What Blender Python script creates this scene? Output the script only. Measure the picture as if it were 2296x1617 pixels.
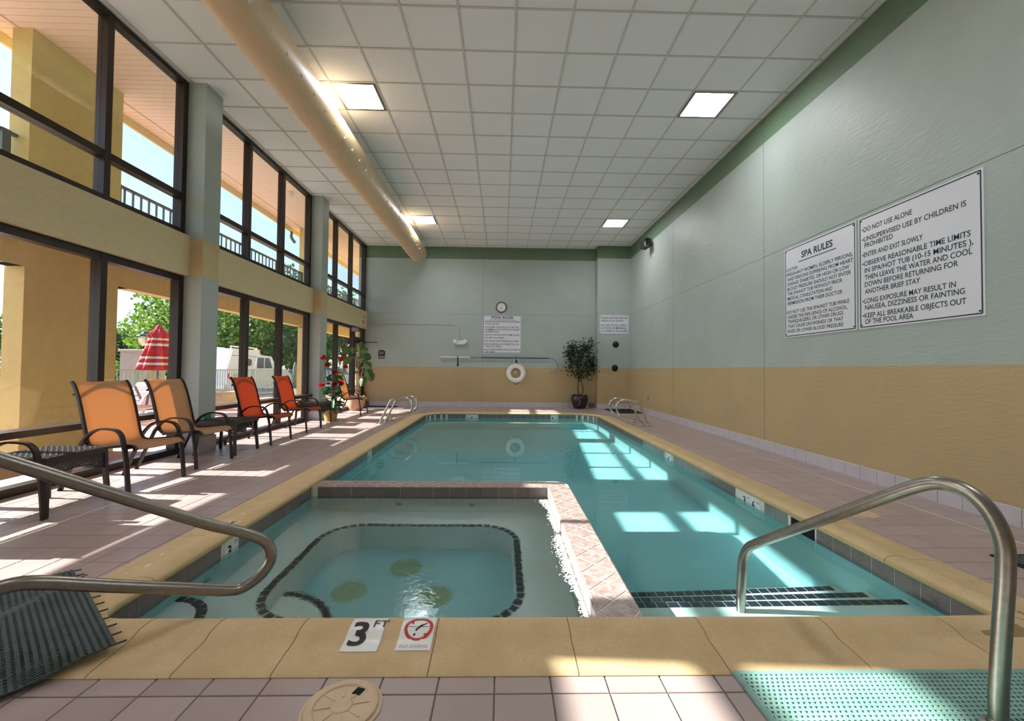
import bpy, math, random
import numpy as np
from mathutils import Vector, Matrix

for o in list(bpy.data.objects):
    bpy.data.objects.remove(o, do_unlink=True)
SC = bpy.context.scene
COL = SC.collection
R = math.radians

# ------------------------------------------------------------------ camera
CH = 1.13
F_PX = 955.717
YAW, PITCH, ROLL = 0.0222, 0.0226, 0.0096
fw = Vector((math.sin(YAW) * math.cos(PITCH), math.cos(YAW) * math.cos(PITCH), math.sin(PITCH)))
rt = Vector((math.cos(YAW), -math.sin(YAW), 0))
up = rt.cross(fw)
rt2 = math.cos(ROLL) * rt + math.sin(ROLL) * up
up2 = -math.sin(ROLL) * rt + math.cos(ROLL) * up
cam = bpy.data.cameras.new('camera')
camo = bpy.data.objects.new('camera', cam)
COL.objects.link(camo)
camo.matrix_world = Matrix(((rt2.x, up2.x, -fw.x, 0), (rt2.y, up2.y, -fw.y, 0), (rt2.z, up2.z, -fw.z, CH), (0, 0, 0, 1)))
cam.sensor_width = 36
cam.lens = F_PX / 2296 * 36
cam.clip_start = 0.05
cam.clip_end = 400
SC.camera = camo

# ------------------------------------------------------------------ exposure
SC.view_settings.view_transform = 'Standard'
SC.view_settings.look = 'None'
SC.view_settings.gamma = 1
SC.view_settings.use_curve_mapping = False
SC.view_settings.exposure = 1.3

# ------------------------------------------------------------------ sun and sky
SUN_T = 0.66                       # tan of the sun's elevation
SUN_DIR = Vector((1, -0.058, -SUN_T)).normalized()
sun = bpy.data.lights.new('sun', 'SUN')
sun.energy = 8.2
sun.angle = R(0.6)
sun.color = (1.0, 0.95, 0.89)
suno = bpy.data.objects.new('sun', sun)
COL.objects.link(suno)
suno.location = (-12, 6, 12)
suno.rotation_euler = SUN_DIR.to_track_quat('-Z', 'Y').to_euler()
try:
    sun.cycles.is_caustics_light = True
except Exception:
    pass

wd = bpy.data.worlds.new('sky')
SC.world = wd
wd.use_nodes = True
nt = wd.node_tree
nt.nodes.clear()
N = nt.nodes.new
L = nt.links.new
out = N('ShaderNodeOutputWorld')
bg = N('ShaderNodeBackground')
sky = N('ShaderNodeTexSky')
sky.sky_type = 'NISHITA'
sky.sun_disc = False
sky.sun_elevation = math.atan(SUN_T)
sky.sun_rotation = R(-93)
sky.air_density = 1.0
sky.dust_density = 1.2
sky.ozone_density = 1.0
tc = N('ShaderNodeTexCoord')
sep = N('ShaderNodeSeparateXYZ')
L(tc.outputs['Generated'], sep.inputs[0])
mx = N('ShaderNodeMath'); mx.operation = 'MAXIMUM'; mx.inputs[1].default_value = 0.06
L(sep.outputs['Z'], mx.inputs[0])
dv = N('ShaderNodeVectorMath'); dv.operation = 'DIVIDE'
cmb = N('ShaderNodeCombineXYZ')
for i in range(3):
    L(mx.outputs[0], cmb.inputs[i])
L(tc.outputs['Generated'], dv.inputs[0]); L(cmb.outputs[0], dv.inputs[1])
nz = N('ShaderNodeTexNoise'); nz.inputs['Scale'].default_value = 0.55; nz.inputs['Detail'].default_value = 7; nz.inputs['Roughness'].default_value = 0.62
nz.inputs['Distortion'].default_value = 0.4
L(dv.outputs[0], nz.inputs['Vector'])
rp = N('ShaderNodeValToRGB')
rp.color_ramp.elements[0].position = 0.42; rp.color_ramp.elements[0].color = (0, 0, 0, 1)
rp.color_ramp.elements[1].position = 0.78; rp.color_ramp.elements[1].color = (.85, .85, .85, 1)
L(nz.outputs['Fac'], rp.inputs[0])
skm = N('ShaderNodeMix'); skm.data_type = 'RGBA'; skm.blend_type = 'MULTIPLY'; skm.inputs[0].default_value = 1.0
SKY_GAIN = 0.155
skm.inputs[7].default_value = (SKY_GAIN * 0.92, SKY_GAIN, SKY_GAIN * 1.12, 1)
L(sky.outputs[0], skm.inputs[6])
mixc = N('ShaderNodeMix'); mixc.data_type = 'RGBA'
mixc.inputs[7].default_value = (0.36, 0.39, 0.45, 1)
L(rp.outputs[0], mixc.inputs[0]); L(skm.outputs[2], mixc.inputs[6])
L(mixc.outputs[2], bg.inputs['Color'])
bg.inputs['Strength'].default_value = 1.0
L(bg.outputs[0], out.inputs[0])

LAMP = 17.0                        # radiance of the ceiling light diffusers

# ------------------------------------------------------------------ helpers
WL = {}


def srgb(r, g, b):
    def f(c):
        c /= 255.0
        return c / 12.92 if c <= 0.04045 else ((c + 0.055) / 1.055) ** 2.4
    return (f(r), f(g), f(b), 1.0)


class MB:
    def __init__(s):
        s.v = []; s.f = []

    def add(s, vs, fs):
        n = len(s.v)
        s.v += [tuple(p) for p in vs]
        s.f += [tuple(n + i for i in q) for q in fs]
        return s

    def box(s, x0, x1, y0, y1, z0, z1):
        return s.add([(x0, y0, z0), (x1, y0, z0), (x1, y1, z0), (x0, y1, z0), (x0, y0, z1), (x1, y0, z1), (x1, y1, z1), (x0, y1, z1)],
                     [(0, 3, 2, 1), (4, 5, 6, 7), (0, 1, 5, 4), (1, 2, 6, 5), (2, 3, 7, 6), (3, 0, 4, 7)])

    def cbox(s, x0, x1, y0, y1, z0, z1, b):
        """box with chamfered top edges and corners"""
        vs = [(x0, y0, z0), (x1, y0, z0), (x1, y1, z0), (x0, y1, z0),
              (x0, y0, z1 - b), (x1, y0, z1 - b), (x1, y1, z1 - b), (x0, y1, z1 - b),
              (x0 + b, y0 + b, z1), (x1 - b, y0 + b, z1), (x1 - b, y1 - b, z1), (x0 + b, y1 - b, z1)]
        return s.add(vs, [(0, 3, 2, 1), (0, 1, 5, 4), (1, 2, 6, 5), (2, 3, 7, 6), (3, 0, 4, 7), (4, 5, 9, 8), (5, 6, 10, 9), (6, 7, 11, 10), (7, 4, 8, 11), (8, 9, 10, 11)])

    def obox(s, c, ax, ay, az):
        """oriented box: centre and three half-axis vectors"""
        c = Vector(c); ax = Vector(ax); ay = Vector(ay); az = Vector(az)
        vs = [c + i * ax + j * ay + k * az for k in (-1, 1) for (i, j) in ((-1, -1), (1, -1), (1, 1), (-1, 1))]
        return s.add(vs, [(0, 3, 2, 1), (4, 5, 6, 7), (0, 1, 5, 4), (1, 2, 6, 5), (2, 3, 7, 6), (3, 0, 4, 7)])

    def bar(s, a, b, w, t, side=(0, 1, 0)):
        """rectangular bar from a to b; w across 'side', t the other way"""
        a = Vector(a); b = Vector(b); d = (b - a)
        sd = Vector(side); sd = (sd - d * (sd.dot(d) / d.dot(d))).normalized()
        o = d.normalized().cross(sd)
        return s.obox((a + b) / 2, d / 2, sd * w / 2, o * t / 2)

    def sweep(s, path, section, side=(0, 1, 0), closed=False, cap=True):
        """section: list of (a,b): a along 'side', b along the in-plane normal"""
        P = [Vector(p) for p in path]; n = len(P); sd0 = Vector(side).normalized(); m = len(section)
        base = len(s.v)
        for i, p in enumerate(P):
            if closed:
                t = P[(i + 1) % n] - P[i - 1]
            else:
                t = P[min(i + 1, n - 1)] - P[max(i - 1, 0)]
            t.normalize()
            sd = (sd0 - t * sd0.dot(t)).normalized()
            nn = sd.cross(t)
            for (a, b) in section:
                s.v.append(tuple(p + sd * a + nn * b))
        rng = n if closed else n - 1
        for i in range(rng):
            for j in range(m):
                a = base + i * m + j; b = base + i * m + (j + 1) % m
                c = base + ((i + 1) % n) * m + (j + 1) % m; d = base + ((i + 1) % n) * m + j
                s.f.append((a, b, c, d))
        if cap and not closed:
            s.f.append(tuple(base + j for j in range(m))[::-1])
            s.f.append(tuple(base + (n - 1) * m + j for j in range(m)))
        return s

    def tube(s, path, r, n=8, closed=False, cap=True):
        P = [Vector(p) for p in path]; k = len(P)
        rr = r if isinstance(r, (list, tuple)) else [r] * k
        base = len(s.v)
        t0 = (P[1] - P[0]).normalized()
        u = t0.orthogonal().normalized()
        for i, p in enumerate(P):
            if closed:
                t = (P[(i + 1) % k] - P[i - 1]).normalized()
            else:
                t = (P[min(i + 1, k - 1)] - P[max(i - 1, 0)]).normalized()
            u = (u - t * u.dot(t))
            u = u.normalized() if u.length > 1e-6 else t.orthogonal().normalized()
            w = t.cross(u)
            for j in range(n):
                a = 2 * math.pi * j / n
                s.v.append(tuple(p + (u * math.cos(a) + w * math.sin(a)) * rr[i]))
        for i in range(k if closed else k - 1):
            for j in range(n):
                a = base + i * n + j; b = base + i * n + (j + 1) % n
                c = base + ((i + 1) % k) * n + (j + 1) % n; d = base + ((i + 1) % k) * n + j
                s.f.append((a, b, c, d))
        if cap and not closed:
            s.f.append(tuple(base + j for j in range(n))[::-1])
            s.f.append(tuple(base + (k - 1) * n + j for j in range(n)))
        return s

    def lathe(s, prof, c=(0, 0, 0), n=24, axis='z'):
        base = len(s.v); m = len(prof)
        for (r, h) in prof:
            for j in range(n):
                a = 2 * math.pi * j / n
                x, y = r * math.cos(a), r * math.sin(a)
                q = {'z': (x, y, h), 'y': (x, h, y), 'x': (h, x, y)}[axis]
                s.v.append((c[0] + q[0], c[1] + q[1], c[2] + q[2]))
        for i in range(m - 1):
            for j in range(n):
                a = base + i * n + j; b = base + i * n + (j + 1) % n
                q = (a, b, b + n, a + n)
                s.f.append(q if axis == 'z' else q[::-1] if axis == 'y' else q)
        s.f.append(tuple(base + j for j in range(n))[::-1])
        s.f.append(tuple(base + (m - 1) * n + j for j in range(n)))
        return s

    def prism(s, poly, a0, a1, axis='z'):
        n = len(poly); base = len(s.v)
        for h in (a0, a1):
            for (p, q) in poly:
                s.v.append({'z': (p, q, h), 'y': (p, h, q), 'x': (h, p, q)}[axis])
        for j in range(n):
            k = (j + 1) % n
            s.f.append((base + j, base + k, base + n + k, base + n + j))
        s.f.append(tuple(base + j for j in range(n))[::-1])
        s.f.append(tuple(base + n + j for j in range(n)))
        return s

    def quad(s, a, b, c, d):
        return s.add([a, b, c, d], [(0, 1, 2, 3)])

    def mesh(s, name, off=(0, 0, 0)):
        me = bpy.data.meshes.new(name)
        ox, oy, oz = off
        me.from_pydata([(x - ox, y - oy, z - oz) for (x, y, z) in s.v], [], s.f)
        me.update()
        return me

    def build(s, name, mat, parent=None, smooth=False, flip=False, local=False):
        off = (0, 0, 0) if (local or parent is None) else WL.get(parent.name, (0, 0, 0))
        me = s.mesh(name, off)
        return link(name, me, mat, parent, smooth)


def smooth_mesh(me, ang=40):
    me.shade_smooth()
    try:
        me.set_sharp_from_angle(angle=R(ang))
    except Exception:
        pass


def link(name, me, mat, parent=None, smooth=False):
    if mat is not None and not me.materials:
        me.materials.append(mat)
    if smooth:
        smooth_mesh(me, 50 if smooth is True else smooth)
    o = bpy.data.objects.new(name, me)
    COL.objects.link(o)
    if parent is not None:
        o.parent = parent
        WL[o.name] = WL.get(parent.name, (0, 0, 0))
    return o


def inst(name, me, parent=None, loc=(0, 0, 0), rot=(0, 0, 0), scale=None):
    """object that shares mesh data; loc in world coordinates (parent unrotated)"""
    o = bpy.data.objects.new(name, me)
    COL.objects.link(o)
    if parent is not None:
        o.parent = parent
        w = WL.get(parent.name, (0, 0, 0))
        loc = (loc[0] - w[0], loc[1] - w[1], loc[2] - w[2])
    o.location = loc
    o.rotation_euler = rot
    if scale is not None:
        o.scale = scale
    return o


def tag(o, label=None, cat=None, group=None, kind=None):
    if label: o['label'] = label
    if cat: o['category'] = cat
    if group: o['group'] = group
    if kind: o['kind'] = kind
    return o


def thing(name, label, cat, loc=(0, 0, 0), rz=0.0, group=None, kind=None):
    o = bpy.data.objects.new(name, None)
    COL.objects.link(o)
    o.empty_display_size = 0.1
    o.location = loc
    o.rotation_euler = (0, 0, rz)
    WL[o.name] = tuple(loc)
    return tag(o, label, cat, group, kind)


def copy_tree(o, parent=None):
    c = o.copy()
    COL.objects.link(c)
    if parent is not None:
        c.parent = parent
    for ch in list(o.children):
        copy_tree(ch, c)
    return c


def arc(cx, cy, r, a0, a1, n):
    return [(cx + r * math.cos(R(a0 + (a1 - a0) * i / n)), cy + r * math.sin(R(a0 + (a1 - a0) * i / n))) for i in range(n + 1)]


def spline(pts, k=6):
    """Catmull-Rom through points"""
    P = [Vector(p) for p in pts]
    P = [P[0] * 2 - P[1]] + P + [P[-1] * 2 - P[-2]]
    res = []
    for i in range(1, len(P) - 2):
        for j in range(k):
            t = j / k
            a, b, c, d = P[i - 1], P[i], P[i + 1], P[i + 2]
            res.append(0.5 * ((2 * b) + (c - a) * t + (2 * a - 5 * b + 4 * c - d) * t * t + (3 * b - a - 3 * c + d) * t ** 3))
    res.append(P[-2])
    return res


def text_mesh(body, size, bold=0.0, align='LEFT', spacing=1.0):
    cu = bpy.data.curves.new('lettering', 'FONT')
    cu.body = body; cu.size = size; cu.offset = bold; cu.align_x = align
    cu.space_character = spacing
    cu.resolution_u = 3
    ob = bpy.data.objects.new('lettering', cu)
    COL.objects.link(ob)
    bpy.context.view_layer.update()
    dg = bpy.context.evaluated_depsgraph_get()
    me = bpy.data.meshes.new_from_object(ob.evaluated_get(dg))
    bpy.data.objects.remove(ob, do_unlink=True)
    me.name = 'lettering'
    return me


def lettering(body, size, mat, parent, origin, X, Y, width=None, bold=0.0, align='LEFT', name='lettering'):
    """flat lettering; origin in world coordinates, X and Y the reading and upward directions"""
    me = text_mesh(body, size, bold, align)
    X = Vector(X); Y = Vector(Y); Z = X.cross(Y)
    xs = [v.co.x for v in me.vertices] or [0]
    sx = 1.0
    if width:
        sx = width / max(1e-6, (max(xs) - min(xs)))
    x0 = min(xs) if align == 'LEFT' else 0
    O = Vector(origin) - Vector(WL.get(parent.name, (0, 0, 0)))
    for v in me.vertices:
        v.co = O + X * ((v.co.x - x0) * sx) + Y * v.co.y + Z * 0
    me.materials.clear()
    me.materials.append(mat)
    o = bpy.data.objects.new(name, me)
    COL.objects.link(o)
    o.parent = parent
    return o


# ------------------------------------------------------------------ materials
MAT = {}


def base_mat(name):
    m = bpy.data.materials.new(name)
    m.use_nodes = True
    t = m.node_tree
    t.nodes.clear()
    o = t.nodes.new('ShaderNodeOutputMaterial')
    b = t.nodes.new('ShaderNodeBsdfPrincipled')
    t.links.new(b.outputs[0], o.inputs[0])
    MAT[name] = m
    return m, t, b, o


def mapped(t, scale=(1, 1, 1), coord='Object', loc=(0, 0, 0)):
    if coord == 'World':
        g = t.nodes.new('ShaderNodeNewGeometry'); src = g.outputs['Position']
    else:
        g = t.nodes.new('ShaderNodeTexCoord'); src = g.outputs[coord]
    mp = t.nodes.new('ShaderNodeMapping')
    mp.inputs['Scale'].default_value = scale
    mp.inputs['Location'].default_value = loc
    t.links.new(src, mp.inputs[0])
    return mp.outputs[0]


def noise(t, vec, scale, detail=4, rough=0.55, dist=0.0):
    n = t.nodes.new('ShaderNodeTexNoise')
    n.inputs['Scale'].default_value = scale
    n.inputs['Detail'].default_value = detail
    n.inputs['Roughness'].default_value = rough
    n.inputs['Distortion'].default_value = dist
    t.links.new(vec, n.inputs['Vector'])
    return n.outputs['Fac']


def ramp(t, fac, stops):
    r = t.nodes.new('ShaderNodeValToRGB')
    e = r.color_ramp.elements
    while len(e) < len(stops):
        e.new(0.5)
    for i, (p, c) in enumerate(stops):
        e[i].position = p
        e[i].color = c
    t.links.new(fac, r.inputs[0])
    return r.outputs[0]


def mixcol(t, fac, a, b, mode='MIX'):
    m = t.nodes.new('ShaderNodeMix'); m.data_type = 'RGBA'; m.blend_type = mode
    for i, x in ((0, fac), (6, a), (7, b)):
        if hasattr(x, 'links') or hasattr(x, 'is_output'):
            t.links.new(x, m.inputs[i])
        else:
            m.inputs[i].default_value = x
    return m.outputs[2]


def math_n(t, op, a, b=None):
    m = t.nodes.new('ShaderNodeMath'); m.operation = op
    for i, x in enumerate((a, b)):
        if x is None: continue
        if hasattr(x, 'is_output'):
            t.links.new(x, m.inputs[i])
        else:
            m.inputs[i].default_value = x
    return m.outputs[0]


def bump(t, b, h, strength=0.3, dist=0.01):
    n = t.nodes.new('ShaderNodeBump')
    n.inputs['Strength'].default_value = strength
    n.inputs['Distance'].default_value = dist
    t.links.new(h, n.inputs['Height'])
    t.links.new(n.outputs[0], b.inputs['Normal'])


def plain(name, col, rough=0.6, metal=0.0, var=0.0, vscale=8.0, bmp=None, spec=0.5, coord='Object', stretch=(1, 1, 1)):
    m, t, b, o = base_mat(name)
    b.inputs['Roughness'].default_value = rough
    b.inputs['Metallic'].default_value = metal
    b.inputs['Specular IOR Level'].default_value = spec
    vec = mapped(t, stretch, coord)
    if var > 0:
        f = noise(t, vec, vscale, 5, 0.6)
        lo = tuple(c * (1 - var) for c in col[:3]) + (1,)
        hi = tuple(min(1, c * (1 + var)) for c in col[:3]) + (1,)
        t.links.new(ramp(t, f, [(0.3, lo), (0.7, hi)]), b.inputs['Base Color'])
    else:
        b.inputs['Base Color'].default_value = col
    if bmp:
        bump(t, b, noise(t, vec, bmp[0], 4, 0.6), bmp[1], bmp[2])
    return m


# painted stucco walls: dark green band under the ceiling, pale green, ochre dado
def wall_paint(name, z_low=1.21, z_band=4.545, all_low=False, all_mid=False, bands=None):
    m, t, b, o = base_mat(name)
    b.inputs['Roughness'].default_value = 0.42
    b.inputs['Specular IOR Level'].default_value = 0.35
    g = t.nodes.new('ShaderNodeNewGeometry')
    s = t.nodes.new('ShaderNodeSeparateXYZ')
    t.links.new(g.outputs['Position'], s.inputs[0])
    pale = srgb(172, 184, 180); ochre = srgb(188, 165, 126); green = srgb(104, 127, 104)
    v = mapped(t, (1, 1, 1), 'World')
    wob = noise(t, v, 1.3, 4, 0.6)
    zz = math_n(t, 'ADD', s.outputs['Z'], math_n(t, 'MULTIPLY', math_n(t, 'SUBTRACT', noise(t, v, 30, 2), 0.5), 0.008))
    if bands:
        lo, hi = bands
        f = math_n(t, 'MULTIPLY', math_n(t, 'GREATER_THAN', zz, lo), math_n(t, 'LESS_THAN', zz, hi))
        c = mixcol(t, f, pale, srgb(206, 184, 140))
    else:
        c = mixcol(t, math_n(t, 'LESS_THAN', zz, z_low), pale, ochre)
        c = mixcol(t, math_n(t, 'GREATER_THAN', zz, z_band), c, green)
    shade = ramp(t, wob, [(0.3, (0.93, 0.94, 0.93, 1)), (0.7, (1.04, 1.03, 1.02, 1))])
    c = mixcol(t, 1.0, c, shade, 'MULTIPLY')
    t.links.new(c, b.inputs['Base Color'])
    v2 = mapped(t, (9, 9, 34), 'World')
    bump(t, b, noise(t, v2, 1.0, 5, 0.62, 0.6), 0.55, 0.012)
    return m


wall_paint('wall_paint')
wall_paint('column_paint', bands=(2.338, 2.83))
plain('spandrel_stucco', srgb(222, 206, 164), 0.7, var=0.05, vscale=14, bmp=(60, 0.5, 0.01), coord='World', stretch=(1, 1, 2.2))
plain('exterior_stucco', srgb(206, 188, 122), 0.8, var=0.06, vscale=10, bmp=(70, 0.6, 0.01), coord='World')
plain('ceiling_tile', srgb(238, 239, 240), 0.9, var=0.03, vscale=120, bmp=(170, 0.35, 0.004), coord='World', spec=0.2)
plain('ceiling_grid', srgb(206, 205, 198), 0.55, spec=0.3)
plain('joint_dark', srgb(118, 118, 104), 0.9)
plain('coping_grout', srgb(150, 128, 94), 0.95)
plain('grout', srgb(112, 98, 92), 0.95, var=0.15, vscale=30, coord='World')
plain('white_joint', srgb(222, 214, 202), 0.8, var=0.1, vscale=40, coord='World')
plain('bronze_frame', srgb(52, 43, 40), 0.38, 0.35, var=0.1, vscale=12)
plain('white_paint', srgb(232, 232, 228), 0.45)
plain('sign_white', srgb(226, 227, 236), 0.25, spec=0.5)
plain('sign_ink', srgb(28, 52, 60), 0.5)
plain('ink_black', srgb(22, 24, 28), 0.6)
plain('steel', srgb(150, 144, 136), 0.34, 1.0, var=0.12, vscale=40)
plain('steel_bright', srgb(205, 203, 198), 0.18, 1.0, var=0.08, vscale=60)
plain('chair_metal', srgb(48, 40, 36), 0.4, 0.4)
plain('wicker', srgb(44, 38, 36), 0.5, var=0.25, vscale=60, bmp=(220, 0.6, 0.004))
plain('black_rubber', srgb(20, 20, 21), 0.8)
plain('dark_hole', srgb(9, 9, 10), 0.9)
plain('duct_paint', srgb(218, 188, 148), 0.45, var=0.03, vscale=4)
plain('nozzle_white', srgb(226, 220, 205), 0.5)
plain('base_tile', srgb(196, 190, 196), 0.35, var=0.06, vscale=5, coord='World', bmp=(90, 0.15, 0.003))
plain('plaster', srgb(226, 230, 226), 0.6, var=0.05, vscale=3.0, coord='World', bmp=(60, 0.12, 0.004))
plain('basin_depth_tint', srgb(158, 204, 208), 0.6, var=0.05, vscale=2.0, coord='World', bmp=(60, 0.12, 0.004))  # aqua carries the light lost in deep water, put into the basin colour
plain('nosing_tile', srgb(30, 32, 46), 0.3, var=0.25, vscale=16, coord='World')
plain('algae', srgb(146, 172, 138), 0.8, var=0.2, vscale=30, coord='World')
plain('marker_white', srgb(228, 228, 226), 0.3)
plain('red_paint', srgb(190, 44, 50), 0.5, var=0.1, vscale=40)
plain('patio_concrete', srgb(180, 142, 132), 0.85, var=0.12, vscale=3, coord='World')
plain('asphalt', srgb(150, 142, 146), 0.9, var=0.1, vscale=1.2, coord='World')
plain('grass', srgb(116, 134, 62), 0.95, var=0.3, vscale=1.5, coord='World', bmp=(30, 0.8, 0.05))
plain('soffit_vinyl', srgb(244, 214, 190), 0.6, var=0.02, vscale=6)
plain('fascia', srgb(226, 204, 158), 0.6)
plain('rail_green', srgb(92, 104, 98), 0.5, 0.3)
plain('fence_green', srgb(132, 150, 138), 0.5, 0.3)
plain('bark', srgb(96, 76, 58), 0.9, var=0.25, vscale=18)
plain('terracotta', srgb(204, 152, 126), 0.8, var=0.08, vscale=8)
plain('glazed_pot', srgb(46, 34, 38), 0.18, var=0.2, vscale=6)
plain('basket', srgb(190, 146, 84), 0.8, var=0.25, vscale=45, bmp=(120, 0.6, 0.006), stretch=(1, 1, 3))
plain('soil', srgb(60, 46, 38), 0.95)
plain('palm_stem', srgb(186, 142, 104), 0.7, var=0.2, vscale=20)
plain('ring_white', srgb(232, 232, 230), 0.4, var=0.03, vscale=20)
plain('rope', srgb(226, 218, 196), 0.8)
plain('pole_blue', srgb(44, 88, 134), 0.35)
plain('pole_sky', srgb(70, 150, 200), 0.35)
plain('hook_navy', srgb(26, 32, 82), 0.4)
plain('copper', srgb(186, 104, 74), 0.5)
plain('clock_rim', srgb(104, 78, 62), 0.35, 0.2, var=0.2, vscale=30)
plain('clock_face', srgb(232, 230, 232), 0.4)
plain('lid_plastic', srgb(206, 180, 150), 0.5, var=0.07, vscale=14)
plain('mat_dark_green', srgb(62, 76, 76), 0.6, var=0.3, vscale=7, coord='World')
plain('mat_teal', srgb(128, 168, 160), 0.5, var=0.25, vscale=6, coord='World')
plain('mat_black', srgb(16, 16, 17), 0.95)
plain('umbrella_red', srgb(168, 30, 44), 0.85)
plain('umbrella_white', srgb(206, 190, 182), 0.85)
plain('lounge_white', srgb(228, 214, 212), 0.6)
plain('lounge_strap', srgb(112, 52, 60), 0.6)
plain('truck_white', srgb(206, 206, 214), 0.2, spec=0.6)
plain('truck_glass', srgb(52, 60, 74), 0.1)
plain('tyre', srgb(46, 44, 46), 0.85)
plain('chrome', srgb(210, 208, 210), 0.25, 0.9)
plain('amber', srgb(240, 165, 30), 0.3)
plain('tail_red', srgb(190, 30, 40), 0.3)
plain('concrete', srgb(168, 154, 140), 0.9, var=0.1, vscale=6)
plain('lantern_black', srgb(48, 54, 60), 0.4, 0.3)
plain('lantern_glass', srgb(226, 216, 182), 0.3)
plain('camera_black', srgb(12, 12, 14), 0.4)
plain('camera_cream', srgb(170, 160, 120), 0.4)
plain('plaque', srgb(30, 26, 28), 0.4)
plain('plaque_red', srgb(120, 72, 70), 0.5)
plain('exit_red', srgb(190, 90, 80), 0.5)
plain('exit_white', srgb(236, 222, 190), 0.4)
plain('box_grey', srgb(150, 144, 150), 0.5)
plain('foam', srgb(250, 252, 252), 0.5)
plain('wire_beige', srgb(196, 192, 176), 0.6)


def leaf_mat(name, c1, c2, trans=0.35, rough=0.5):
    m, t, b, o = base_mat(name)
    g = t.nodes.new('ShaderNodeNewGeometry')
    f = g.outputs['Random Per Island']
    c = ramp(t, f, [(0.0, c1), (1.0, c2)])
    t.links.new(c, b.inputs['Base Color'])
    b.inputs['Roughness'].default_value = rough
    b.inputs['Specular IOR Level'].default_value = 0.3
    tr = t.nodes.new('ShaderNodeBsdfTranslucent')
    t.links.new(c, tr.inputs['Color'])
    mx = t.nodes.new('ShaderNodeMixShader'); mx.inputs[0].default_value = trans
    t.links.new(b.outputs[0], mx.inputs[1]); t.links.new(tr.outputs[0], mx.inputs[2])
    t.links.new(mx.outputs[0], o.inputs[0])
    return m


leaf_mat('tree_bright', srgb(70, 104, 26), srgb(132, 160, 58))
leaf_mat('tree_mid', srgb(48, 84, 30), srgb(100, 134, 52))
leaf_mat('tree_dark', srgb(30, 52, 34), srgb(64, 92, 50))
leaf_mat('ficus_leaf', srgb(20, 38, 28), srgb(56, 78, 50), 0.1, 0.4)
leaf_mat('lily_leaf', srgb(22, 60, 32), srgb(58, 104, 52), 0.2, 0.35)
leaf_mat('philo_leaf', srgb(34, 66, 40), srgb(98, 128, 62), 0.3, 0.35)
leaf_mat('red_petal', srgb(178, 12, 20), srgb(224, 30, 34), 0.25, 0.6)


def sling(name, col, tr):
    m, t, b, o = base_mat(name)
    v = mapped(t, (1, 1, 1), 'Object')
    w = noise(t, v, 260, 2)
    c = ramp(t, w, [(0.3, tuple(x * 0.85 for x in col[:3]) + (1,)), (0.7, col)])
    t.links.new(c, b.inputs['Base Color'])
    b.inputs['Roughness'].default_value = 0.75
    b.inputs['Specular IOR Level'].default_value = 0.2
    ts = t.nodes.new('ShaderNodeBsdfTranslucent'); ts.inputs['Color'].default_value = tr
    mx = t.nodes.new('ShaderNodeMixShader'); mx.inputs[0].default_value = 0.42
    t.links.new(b.outputs[0], mx.inputs[1]); t.links.new(ts.outputs[0], mx.inputs[2])
    t.links.new(mx.outputs[0], o.inputs[0])
    return m


sling('sling_tan', srgb(196, 172, 140), srgb(226, 176, 126))
sling('sling_orange', srgb(186, 104, 70), srgb(200, 110, 72))


# tiles with a tint of their own
def tile_mat(name, col, cell, var=0.07, rough=0.35, speck=0.06, off=(0, 0, 0), mottled=None):
    m, t, b, o = base_mat(name)
    g = t.nodes.new('ShaderNodeNewGeometry')
    sub = t.nodes.new('ShaderNodeVectorMath'); sub.operation = 'SUBTRACT'
    sub.inputs[1].default_value = off
    t.links.new(g.outputs['Position'], sub.inputs[0])
    sn = t.nodes.new('ShaderNodeVectorMath'); sn.operation = 'DIVIDE'; sn.inputs[1].default_value = (cell, cell, 5.0)
    t.links.new(sub.outputs[0], sn.inputs[0])
    fl = t.nodes.new('ShaderNodeVectorMath'); fl.operation = 'FLOOR'
    t.links.new(sn.outputs[0], fl.inputs[0])
    wn = t.nodes.new('ShaderNodeTexWhiteNoise')
    t.links.new(fl.outputs[0], wn.inputs['Vector'])
    c = mixcol(t, wn.outputs['Value'], tuple(x * (1 - var) for x in col[:3]) + (1,), tuple(min(1, x * (1 + var)) for x in col[:3]) + (1,))
    sp = noise(t, g.outputs['Position'], 170, 3, 0.7)
    c = mixcol(t, 1.0, c, ramp(t, sp, [(0.3, (1 - speck * 2, 1 - speck * 2, 1 - speck * 2, 1)), (0.7, (1 + speck, 1 + speck, 1 + speck, 1))]), 'MULTIPLY')
    bl = noise(t, g.outputs['Position'], 2.2, 3, 0.6)
    c = mixcol(t, 1.0, c, ramp(t, bl, [(0.3, (.94, .93, .94, 1)), (0.7, (1.04, 1.02, 1.0, 1))]), 'MULTIPLY')
    if mottled:
        mf = noise(t, g.outputs['Position'], mottled[0], 6, 0.65, 0.8)
        c = mixcol(t, ramp(t, mf, [(0.38, (0, 0, 0, 1)), (0.62, (1, 1, 1, 1))]), c, mottled[1])
    t.links.new(c, b.inputs['Base Color'])
    b.inputs['Roughness'].default_value = rough
    bump(t, b, sp, 0.12, 0.003)
    return m


tile_mat('deck_tile', srgb(176, 159, 156), 0.2035, off=(-0.0173, 1.514, 0))
tile_mat('slate_tile', srgb(112, 111, 110), 0.158, 0.16, 0.3, mottled=(22, srgb(132, 112, 106)))
tile_mat('spa_tile', srgb(146, 118, 108), 0.11, 0.10, 0.3, mottled=(26, srgb(166, 156, 154)))


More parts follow.
